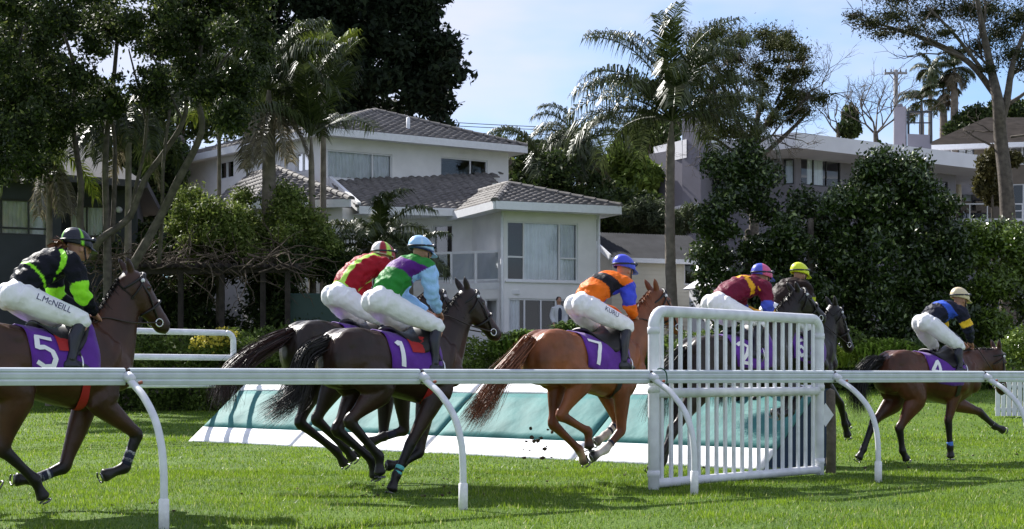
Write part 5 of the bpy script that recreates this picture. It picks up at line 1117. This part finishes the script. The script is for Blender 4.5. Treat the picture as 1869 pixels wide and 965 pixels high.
# --- pine on the right edge
tw = [(1700, 75, -1, .3, 1.2, .05, 4), (1760, 105, -1, .5, 1.2, .06, 4), (1820, 150, -.5, .7, 1.2, .07, 4), (1840, 160, .6, .7, 1.2, .07, 4), (1640, 55, -1, .2, .9, .04, 3), (1830, 240, -.9, .1, .8, .04, 3), (1845, 250, .9, .3, 1.0, .05, 4), (1790, 60, .1, 1, 1.0, .06, 4)]
px_tree('pine_tree', 'tall pine with bare grey trunk and flat dark crown at the right edge', 'tree', 60, [[(1840, 430, .30), (1836, 340, .27), (1826, 250, .25), (1822, 190, .22), (1810, 130, .16), (1795, 60, .12), (1780, -20, .08)], [(1824, 235, .16), (1838, 180, .14), (1850, 110, .10), (1880, 40, .07)], [(1818, 175, .13), (1770, 115, .11), (1700, 75, .08), (1620, 48, .05), (1565, 35, .03)], [(1795, 130, .08), (1740, 60, .06), (1690, 10, .04)], [(1840, 190, .08), (1870, 170, .06), (1900, 140, .04)], [(1820, 270, .05), (1780, 250, .035), (1758, 235, .02)]],
    [(1560, 30, 22, 12), (1590, 42, 34, 14), (1630, 30, 40, 18), (1665, 55, 36, 14), (1610, 62, 30, 10), (1700, 25, 40, 20), (1725, 60, 34, 14), (1760, 15, 46, 24), (1690, 80, 28, 9), (1790, 85, 30, 20), (1825, 60, 38, 26), (1850, 100, 36, 22), (1800, 20, 40, 26), (1860, 30, 44, 30), (1805, 125, 22, 12), (1880, 120, 30, 20), (1740, 95, 26, 9), (1640, -5, 50, 20), (1720, -15, 50, 22)], 24000, .13, [(.010, .016, .007), (.06, .07, .022)], 83, m=M_NEEDLE, dj=1.2, depth=1.5, twig=tw, shell=.1, soft=.36, aspect=.3)
px_tree('climber_shrub', 'brownish-green climber hanging beside the pine trunk', 'shrub', 61.5, [[(1812, 430, .06), (1810, 330, .04)]], [(1805, 300, 22, 24), (1800, 335, 24, 24), (1812, 360, 18, 16), (1818, 280, 16, 16), (1850, 290, 16, 14)], 5000, .2, [(.03, .03, .012), (.13, .12, .04)], 85)
px_tree('bare_tree', 'bare winter tree behind the modern roof left of the utility pole', 'tree', 100, [[(1600, 300, .2), (1598, 240, .14)]], [], 0, 0, DK, 87, twig=[(1598, 245, x, 1, 1.6, .07, 4) for x in (-.9, -.4, .2, .7, 1.0)])
px_tree('bare_tree', 'bare winter tree left of the dark conical tree', 'tree', 104, [[(1530, 300, .2), (1530, 240, .12)]], [(1552, 215, 14, 22), (1550, 235, 22, 16)], 3500, .3, DK, 89, twig=[(1530, 245, x, 1, 1.5, .06, 4) for x in (-.8, -.3, .3, .9)])
px_tree('far_tree', 'distant dark tree behind the brown house ridge', 'tree', 112, [[(1790, 300, .25), (1790, 240, .2)]], in_poly([(1735, 215), (1770, 190), (1810, 195), (1900, 180), (1940, 200), (1930, 250), (1735, 250)], 22, 14, 26, rp, .5), 9000, .35, DK, 91)
px_tree('far_tree', 'low distant tree at the skyline left of the olive crown', 'tree', 110, [[(930, 300, .2), (930, 270, .15)]], in_poly([(880, 262), (930, 255), (1010, 262), (1130, 262), (1130, 330), (880, 330)], 22, 16, 26, rp, .5), 8000, .35, DK, 93)
# ---------------------------------------------------------------- palms
def frond_mesh(L, elev, droop, nl, ll, cols, r, ragged=.3):
    nl = int(nl * 1.5); n = 14; ang = elev; p = np.zeros(3); pts = [p.copy()]
    for i in range(n): p = p + np.array([math.cos(ang), 0, math.sin(ang)]) * L / n; pts.append(p.copy()); ang -= droop / n * (.5 + i / n)
    pts = np.array(pts); V, Fc = tube_geo(pts, np.linspace(.035, .008, n + 1), 4, (0, 1, 0)); V = [np.array(v) for v in V]; Fc = [list(f) for f in Fc]; C = [np.array(cols[1]) * .9] * len(V)
    T = np.gradient(pts, axis=0); T /= np.linalg.norm(T, axis=1)[:, None]
    for k in range(nl):
        u = .12 + .88 * k / nl; i = min(int(u * n), n - 1); f = u * n - i; b = pts[i] * (1 - f) + pts[i + 1] * f; t = T[i]; up = np.array([-t[2], 0, t[0]])
        for s in (-1, 1):
            l = ll * (.45 + .75 * math.sin(math.pi * min(1, u * .85 + .12))) * r.uniform(.75, 1.1); d = t * .55 + np.array([0, s * .8, 0]) + up * .22 + r.normal(0, .1, 3) * ragged * 4; d /= np.linalg.norm(d)
            m = b + d * l * .5; e = b + d * l * .95 + np.array([0, 0, -1]) * l * (.35 + .55 * r.random()); wv = np.cross(d, up) ; wv /= np.linalg.norm(wv) + 1e-6; w = .018 + .008 * r.random(); nn = len(V)
            V += [b - wv * w * .6, b + wv * w * .6, m + wv * w, m - wv * w, e]; Fc += [[nn, nn + 1, nn + 2, nn + 3], [nn + 3, nn + 2, nn + 4]]
            c = np.array(cols[0]) + (np.array(cols[1]) - np.array(cols[0])) * r.random(); C += [c] * 5
    me = mesh_np('frond', V, Fc); set_col(me, np.array(C)); return me
FG = [(.018, .030, .008), (.085, .11, .035)]; FY = [(.10, .16, .02), (.30, .34, .05)]; FD = [(.10, .085, .055), (.30, .26, .18)]
def palm(label, px, pyc, Y, L, nf, cols, seed, trunk_r=.17, trunk=True, az=None, elevs=(75, 55, 35, 10, -25), droop=1.3, lean=0.0, ll=.55, group=None, dead=0, name='palm_tree', base_px=None, shaft=False):
    r = np.random.default_rng(seed); top = P(px, pyc, Y); bx = P(base_px if base_px else px, pyc, Y)[0]; gz = float(terrain(bx, Y)); t = empty(name, (bx, Y, gz), 0, label, 'palm', group)
    tl = top - np.array([bx, Y, gz])
    if trunk:
        m = MB(); n = 26; pts = []; rd = []
        for i in range(n + 1):
            u = i / n; pts.append(tl * u + np.array([math.sin(u * 3.1) * lean, 0, 0]) - np.array([0, 0, .15 * (1 - u)])); rd.append(trunk_r * (1.25 - .45 * u if u < .9 else .85 * (1 - (u - .9) * 7)) * (1 + .045 * (i % 2)))
        m.tube(pts, rd, 12, (0, 1, 0)); m.build('trunk', M_PTRUNK, t, True)
    ms = [frond_mesh(L * r.uniform(.9, 1.1), R(e), droop * (1 if e > 0 else .7), 44, ll, cols, r) for e in elevs]
    dm = [frond_mesh(L * .8, R(-50), .7, 34, ll * .8, FD, r)] if dead else []
    for i in range(nf):
        me = ms[i % len(ms)]; o = link('frond', me, M_FROND, t, tuple(tl + np.array([0, 0, .05]))); o.rotation_euler = (r.normal(0, .12), r.normal(0, .10), (az(r) if az else i * 2.399 + r.normal(0, .2)))
    for i in range(dead): o = link('dead_frond', dm[0], M_FROND, t, tuple(tl - np.array([0, 0, .25]))); o.rotation_euler = (r.normal(0, .2), r.normal(0, .25), i * 2.1 + r.normal(0, .3))
    return t
palm('tall palm with slim grey trunk standing in front of the shed', 1226, 222, 52.5, 3.9, 36, FG, 101, .155, droop=1.75, elevs=(84, 68, 54, 38, 18), lean=-.1, ll=.8, base_px=1231)
palm('slim palm with V-shaped crown in front of the white house', 568, 250, 50.5, 3.2, 13, FG, 103, .105, droop=1.0, elevs=(86, 70, 52, 30), ll=.8, base_px=572)
palm('thick palm trunk with hanging dead skirt left of the white house', 491, 165, 50, 2.9, 18, FG, 105, .22, droop=1.7, elevs=(75, 50, 28, 5), dead=7, ll=.6)
palm('shady palm beside the grey leaning trunks at left', 235, 205, 47, 2.6, 16, FG, 107, .10, droop=1.8, elevs=(60, 35, 10, -20), dead=2, ll=.55, base_px=232)
palm('yellow-green palm above the charcoal house roof', 90, 270, 48, 2.3, 14, FY, 109, .10, droop=1.7, elevs=(70, 40, 15, -15), dead=5, ll=.5)
palm('bright young palm shoot above the slim palm', 590, 130, 54, 1.7, 7, FY, 111, .10, droop=.6, elevs=(88, 72, 55), ll=.5)
palm('golden drooping palm between the leaning trunks and white house', 400, 205, 52, 1.5, 9, FY, 113, .07, droop=1.8, elevs=(55, 30, 5), dead=0, ll=.5)
palm('low bushy palm in front of the white house lower roof', 690, 455, 50.5, 2.3, 20, FG, 115, .16, droop=1.9, elevs=(80, 62, 45, 25, 5), ll=.5)
palm('low palm left of the balcony', 748, 480, 51, 1.6, 12, FG, 117, .12, droop=1.7, elevs=(70, 45, 20), ll=.4)
palm('drooping palm right of the white house roof', 985, 300, 67, 2.6, 18, FG, 119, .2, droop=2.1, elevs=(72, 45, 20, -10), ll=.6, dead=4)
palm('taller drooping palm beside it left of the yellow-green tree', 1058, 272, 68, 2.7, 18, FG, 121, .2, droop=2.1, elevs=(75, 48, 22, -10), ll=.6, dead=4)
palm('distant slim palm, leftmost above the brown house', 1698, 128, 112, 1.5, 16, FG, 123, .16, droop=1.6, ll=.4, elevs=(70, 40, 10, -20))
palm('distant tallest shaggy palm above the brown house', 1742, 125, 113, 1.7, 18, FG, 125, .3, droop=1.6, ll=.45, dead=12)
palm('distant short palm at the roof frame', 1682, 185, 108, 1.8, 18, FG, 127, .2, droop=1.7, ll=.45)
palm('distant shaggy palm right of the slim distant palm', 1722, 165, 114, 1.5, 14, FG, 129, .3, droop=1.6, ll=.4, dead=12)
# ---------------------------------------------------------------- hedges along the track
def hedge(name, label, x0, x1, yt, Y, hgt_extra, n, size, cols, seed, m=None, wav=6, **k):
    r = np.random.default_rng(seed); L = []
    step = 16
    for x in np.arange(x0, x1, step):
        for q in range(5):
            Yk = Y + r.normal(0, .35); zt = zpx(yt + r.normal(0, wav), Yk); zb = float(terrain(P(x, 0, Yk)[0], Yk)); z = zb + (zt - zb) * (q + .5) / 5; L.append((np.array([P(x + r.normal(0, 5), 0, Yk)[0], Yk, z]), np.array([.36, .5, (zt - zb) / 6.5])))
    t = empty(name, (P((x0 + x1) / 2, 0, Y)[0], Y, 0), 0, label, 'hedge'); t.location = (0, 0, 0)
    crown(t, L, n, size, cols, seed, m, 'foliage', **k); mb = MB()
    for x in np.arange(x0 + 8, x1, 34): p = P(x, 0, Y); g_ = float(terrain(p[0], Y)); mb.tube([(p[0], Y, g_ - .1), (p[0] + .1, Y, g_ + .6), (p[0], Y + .1, g_ + 1.1)], [.04, .03, .015], 5)
    mb.build('stems', M_BARKD, t); return t
hedge('hedge', 'dark clipped hedge behind the far wing', 130, 600, 612, 45, 0, 26000, .12, [(.03, .055, .010), (.15, .22, .04)], 201)
hedge('hedge', 'clipped hedge running behind the horses at mid picture', 600, 1010, 622, 46, 0, 24000, .12, [(.04, .07, .010), (.20, .28, .05)], 203)
hedge('hedge', 'dark hedge seen through the white wing slats', 1010, 1570, 615, 46.5, 0, 26000, .13, [(.03, .055, .010), (.15, .22, .04)], 205)
hedge('hedge', 'dark low hedge behind the leading horse', 1560, 1960, 662, 47.5, 0, 18000, .13, [(.03, .055, .010), (.16, .24, .04)], 207)
def strap_plant(label, px, py, Y, w, h, n, cols, seed, name='agapanthus'):
    r = np.random.default_rng(seed); V = []; Fc = []; C = []; c0 = P(px, py, Y)
    for i in range(n):
        a = r.random() * 6.28; rr = w * math.sqrt(r.random()); b = c0 + np.array([math.cos(a) * rr, math.sin(a) * rr * .7, -h * .5 * (rr / w) ** 2]); la = r.random() * 6.28; L = h * r.uniform(.6, 1.1); d = np.array([math.cos(la), math.sin(la), 0]); sd_ = np.array([-d[1], d[0], 0]) * .028; k = len(V)
        m = b + d * L * .35 + [0, 0, L * .75]; e = b + d * L * .9 + [0, 0, L * .62]; V += [b - sd_, b + sd_, m + sd_, m - sd_, e]; Fc += [[k, k + 1, k + 2, k + 3], [k + 3, k + 2, k + 4]]; c = np.array(cols[0]) + (np.array(cols[1]) - np.array(cols[0])) * r.random(); C += [c] * 5
    me = mesh_np('leaves', V, Fc); set_col(me, np.array(C)); t = empty(name, (0, 0, 0), 0, label, 'plant'); link('leaves', me, M_GLOSSY, t); return t
strap_plant('bright strap-leaved clump right of the number 1 horse head', 962, 628, 45.2, .75, .55, 700, [(.05, .10, .015), (.20, .30, .05)], 211)
strap_plant('bright strap-leaved clump below the standing person', 925, 632, 45.4, .5, .4, 350, [(.05, .10, .015), (.18, .27, .05)], 212)
strap_plant('bright strap-leaved clump between the wing and leading horse', 1610, 645, 46.2, .95, .6, 900, [(.07, .13, .015), (.26, .38, .06)], 213)
strap_plant('yellow-green strap-leaved clump at the dark horse muzzle', 1535, 655, 46.0, .55, .5, 450, [(.10, .16, .015), (.34, .42, .06)], 214)
strap_plant('grey-green strap-leaved clump behind the leading rider', 1672, 642, 46.4, .4, .5, 300, [(.05, .09, .03), (.16, .22, .10)], 215)
strap_plant('strap-leaved clump beside the orange rider seat', 1040, 612, 48.0, .5, .6, 350, [(.04, .08, .015), (.16, .25, .05)], 216)
M_FLOWER = leaf_mat('yellow_flower', .6, .2, .3)
fl = empty('flowering_bush', (0, 0, 0), 0, 'low yellow flowering bush behind the far wing end', 'shrub')
r_ = np.random.default_rng(221); crown(fl, px_clumps(in_poly([(345, 612), (440, 606), (520, 614), (520, 650), (345, 650)], 16, 14, 24, r_, .5), 43.8, r_, 1, .2), 5000, .10, [(.05, .09, .015), (.16, .22, .04)], 222, None, 'foliage'); crown(fl, px_clumps(in_poly([(352, 610), (425, 606), (425, 636), (352, 636)], 12, 12, 18, r_, .5), 43.6, r_, 1, .2), 900, .09, [(.5, .42, .05), (.7, .62, .12)], 223, M_FLOWER, 'flowers', aspect=.8)
px_tree('round_shrub', 'bright round shrub above the white slatted planter at the right edge', 'shrub', 38.2, [[(1850, 700, .05), (1850, 670, .04)]], in_poly([(1812, 640), (1835, 615), (1880, 612), (1930, 640), (1930, 705), (1815, 700)], 20, 16, 28, rp, .5), 8000, .11, BR, 225, m=M_GLOSSY, dj=.25)
# ================================================================ small things
pb = empty('slatted_planter', tuple(P(1850, 761, 37.4)), 0, 'white slatted box at the right edge under the round shrub', 'planter'); pb.location.z = float(terrain(pb.location.x, 37.4)); m = MB(); m.bar((0, 0, 0), (0, 0, .84), .10, .02, (0, 1, 0)); sm_me = mesh_np('slat', m.v, m.f)
for i in range(9): link('slat', sm_me, M_PVC, pb, (-.36 + .125 * i, 0, .02))
for z in (.18, .7): m = MB(); m.bar((-.42, .025, z), (.72, .025, z), .02, .07); m.build('cross_rail', M_PVC, pb)
# pergola with dead vines
pg = empty('pergola', (0, 0, 0), 0, 'dark timber pergola tangled with dry brown vines behind the bay horse head', 'pergola'); Yp = 46.5
for x in (255, 330, 405, 480, 525):
    for Y in (Yp, Yp + 1.6): b = P(x, 0, Y); m = MB(); m.bar((b[0], Y, float(terrain(b[0], Y)) - .1), (b[0], Y, zpx(492, Y)), .14, .14, (1, 0, 0)); m.build('post', M_BARKD, pg)
for Y in (Yp, Yp + 1.6): m = MB(); m.bar(P(240, 494, Y), P(540, 490, Y), .1, .22); m.build('beam', M_BARKD, pg)
for x in np.arange(245, 545, 14): a = P(x, 484, Yp - .4); m = MB(); m.bar(a, a + np.array([0, 2.4, 0]), .06, .12); m.build('rafter', M_BARKD, pg)
r_ = np.random.default_rng(301); m = MB()
for i in range(230):
    x = r_.uniform(165, 545); a = P(x, r_.uniform(462, 498), Yp + r_.uniform(-.6, 1.8)); pts = [a]; d = np.array([r_.normal(0, 1), r_.normal(0, .4), r_.normal(0, .35)])
    for k in range(5): d = d + r_.normal(0, .55, 3) * [1, .5, .8]; d /= np.linalg.norm(d); pts.append(pts[-1] + d * .28 - np.array([0, 0, .02]))
    m.tube(pts, np.linspace(.022, .006, 6), 4)
vn = m.build('dry_vines', M_DEAD, pg); vn['kind'] = 'stuff'
m = MB()
# shed-green bin behind the pair
M_BIN = mat('dark_green_panel', (.02, .05, .04), rough=.5); bn = MB(); bn.box((0, 0, .55), (1.5, .7, 1.1)); bo = bn.build('garden_box', M_BIN); bv = bo.modifiers.new('b', 'BEVEL'); bv.width = .04; q = P(575, 590, 47.2); bo.location = (q[0], 47.2, zpx(606, 47.2)); tag(bo, 'dark green garden box left of the red jockey', 'box')
M_GPOLE = mat('concrete_pole', (.30, .30, .31), rough=.9, noise=.1)
# utility poles and wires
up_ = empty('utility_pole', tuple(P(1635, 260, 104)), 0, 'tall grey utility pole with crossarm above the modern house', 'pole'); b = P(1635, 260, 104); g_ = float(terrain(b[0], 104)); up_.location = (b[0], 104, g_); H_ = zpx(128, 104) - g_
m = MB(); m.tube([(0, 0, -.2), (0, 0, H_)], [.2, .14], 10, (0, 1, 0)); m.build('shaft', M_GPOLE, up_, True); m = MB(); m.bar((-.72, 0, H_ - .18), (.72, 0, H_ - .18), .12, .13); m.build('crossarm', M_GPOLE, up_); m = MB(); m.bar((-.45, 0, H_ - .2), (0, 0, H_ - .75), .04, .04); m.bar((.45, 0, H_ - .2), (0, 0, H_ - .75), .04, .04); m.build('brace', M_DARKFRAME, up_)
for x in (-.65, -.3, .3, .65): m = MB(); m.tube([(x, 0, H_ - .12), (x, 0, H_ + .08)], .04, 8, (0, 1, 0)); m.build('insulator', M_DARKFRAME, up_, True)
u2 = empty('utility_pole', (0, 0, 0), 0, 'short dark utility pole among the bare trees', 'pole'); b = P(1551, 260, 112); g_ = float(terrain(b[0], 112)); u2.location = (b[0], 112, g_); H_ = zpx(192, 112) - g_
m = MB(); m.tube([(0, 0, -.2), (0, 0, H_)], [.18, .13], 10, (0, 1, 0)); m.build('shaft', M_BARKD, u2, True); m = MB(); m.bar((-.6, 0, H_ - .9), (.6, 0, H_ - .9), .1, .1); m.build('crossarm', M_BARKD, u2)
for k, (ya, yb, lb) in enumerate(((222, 236, 'topmost thin overhead wire crossing the sky gap'), (229, 239, 'middle thin overhead wire crossing the sky gap'), (243, 243, 'lowest thin overhead wire crossing the sky gap'))):
    a, b = P(700, ya - 8, 101 + k * .3), P(1300, yb, 101 + k * .3); m = MB(); m.tube([a + (b - a) * u + np.array([0, 0, -.9 * 4 * u * (1 - u) * .25]) for u in np.linspace(0, 1, 16)], .022, 4, (0, 1, 0)); w = m.build('overhead_wire', M_DARKFRAME); tag(w, lb, 'wire')
# standing onlooker behind the hedge
M_JKT = mat('pale_jacket', (.55, .56, .6), rough=.8, bump=.4, bscale=20); M_TRS = mat('dark_trousers', (.03, .035, .06), rough=.8); M_HAIRD = mat('dark_hair', (.03, .02, .015), rough=.6)
q = P(1020, 600, 51.3); pr = empty('person', (q[0], 51.3, float(terrain(q[0], 51.3)) + .02), R(-75), 'person standing in a pale jacket over dark top outside the white house', 'person')
m = MB(); m.tube(spline([(0, 0, .85), (0, 0, 1.05), (0, 0, 1.3), (0, 0, 1.42), (0, 0, 1.5)], 3), spline([[.1, .15], [.1, .14], [.11, .17], [.09, .15], [.05, .055]], 3), 12, (0, 1, 0)); m.tube([(0, 0, 1.45), (.01, 0, 1.58)], .055, 10, (0, 1, 0)); m.add(*ellipsoid((.01, 0, 1.64), (.095, .075, .115))); m.add(*ellipsoid((.105, 0, 1.62), (.02, .014, .024))); m.add(*ellipsoid((.08, 0, 1.575), (.025, .03, .012)))
for s in (-1, 1):
    m.add(*ellipsoid((0, s * .078, 1.63), (.02, .012, .03))); m.tube(spline([(0, s * .09, .9), (.01, s * .1, .5), (-.01, s * .1, .09)], 4), spline([[.085, .085], [.06, .06], [.045, .045]], 4), 10, (0, 1, 0)); m.tube([(-.06, s * .1, .05), (.12, s * .1, .04)], [(.045, .04), (.03, .035)], 8, (0, 1, 0))
    m.tube(spline([(0, s * .17, 1.4), (-.02, s * .23, 1.15), (.08, s * .2, .93)], 4), spline([[.06, .06], [.05, .05], [.035, .035]], 4), 10, (0, 1, 0)); m.tube([(.08, s * .2, .93), (.13, s * .19, .86)], [(.02, .035), (.02, .035)], 8, (0, 1, 0))
    for k in range(4): m.tube([(.13, s * .19 + (k - 1.5) * .018, .86), (.15, s * .19 + (k - 1.5) * .018, .82), (.15, s * .185 + (k - 1.5) * .018, .79)], .009, 6)
    m.tube([(.11, s * .16, .9), (.15, s * .145, .86)], .011, 6)
me = remesh(m, .014, 2); link('body', me, M_SKIN, pr)
m = MB(); m.tube(spline([(0, 0, .82), (0, 0, 1.05), (0, 0, 1.3), (0, 0, 1.43), (0, 0, 1.5)], 3), spline([[.125, .175], [.12, .165], [.13, .195], [.11, .175], [.065, .07]], 3), 14, (0, 1, 0))
for s in (-1, 1): m.tube(spline([(0, s * .165, 1.41), (-.02, s * .235, 1.15), (.075, s * .202, .95)], 4), spline([[.078, .078], [.066, .066], [.05, .05]], 4), 10, (0, 1, 0))
link('jacket', remesh(m, .014, 2), M_JKT, pr); m = MB(); m.tube(spline([(.10, 0, .85), (.115, 0, 1.1), (.12, 0, 1.3), (.09, 0, 1.42)], 3), spline([[.03, .05], [.03, .06], [.03, .06], [.02, .04]], 3), 10, (0, 1, 0)); m.build('dark_top', M_TRS, pr, True)
m = MB()
for s in (-1, 1): m.tube(spline([(0, s * .08, .95), (.01, s * .1, .5), (-.01, s * .1, .07)], 4), spline([[.11, .1], [.08, .08], [.065, .065]], 4), 10, (0, 1, 0))
link('trousers', remesh(m, .014, 2), M_TRS, pr); m = MB(); m.add(*ellipsoid((-.02, 0, 1.675), (.102, .088, .095))); m.build('hair', M_HAIRD, pr, True)

# kicked-up clods lying on the turf
M_SOIL = mat('soil', (.05, .034, .02), rough=.95, noise=.5, nscale=20, bump=.8, bscale=40); r_ = np.random.default_rng(401); m = MB()
for i in range(90):
    s_, t_ = r_.uniform(2, 22), r_.normal(13.6, 1.1); p = W(s_, t_, 0)
    if p[1] < 11 or t_ < 12.2: continue
    k = r_.uniform(.006, .02); V, Fc = ellipsoid((p[0], p[1], k * .6), (k * r_.uniform(.8, 1.8), k * r_.uniform(.8, 1.5), k * .8), 6, 4); V = np.array(V) + r_.normal(0, k * .18, np.array(V).shape); m.add(V, Fc)
cl_ = m.build('turf_clods', M_SOIL); tag(cl_, 'small dark soil clods kicked out of the turf', 'clods', kind='stuff')

m = MB()
for i in range(16):
    p = P(r_.uniform(945, 1010), r_.uniform(775, 838), 17.6 + r_.normal(0, .2)); k = r_.uniform(.008, .02); V, Fc = ellipsoid(p, (k * r_.uniform(1, 2.2), k, k * r_.uniform(.6, 2)), 6, 4); m.add(np.array(V) + r_.normal(0, k * .25, np.array(V).shape), Fc)
ft_ = m.build('flying_turf', M_SOIL); tag(ft_, 'bits of turf thrown up behind the chestnut horse hooves', 'clods', kind='stuff')
GROUPS = {'palm_tree': 'palm trees around the houses', 'hedge': 'hedges along the track', 'agapanthus': 'strap-leaved clumps along the hedge', 'glossy_tree': 'glossy dark shrubs before the modern house', 'understory_tree': 'dim trees behind the left houses',
          'dark_shrub': 'dark shrubs around the white house', 'round_shrub': 'bright rounded shrubs', 'bare_tree': 'bare winter trees on the skyline', 'far_tree': 'distant trees on the skyline', 'utility_pole': 'utility poles behind the houses', 'overhead_wire': 'overhead wires', 'deck_chair': 'outdoor chairs on the far deck'}
for o in list(scene.objects):
    b = o.name.split('.')[0]
    if o.parent is None and b in GROUPS: o['group'] = GROUPS[b]
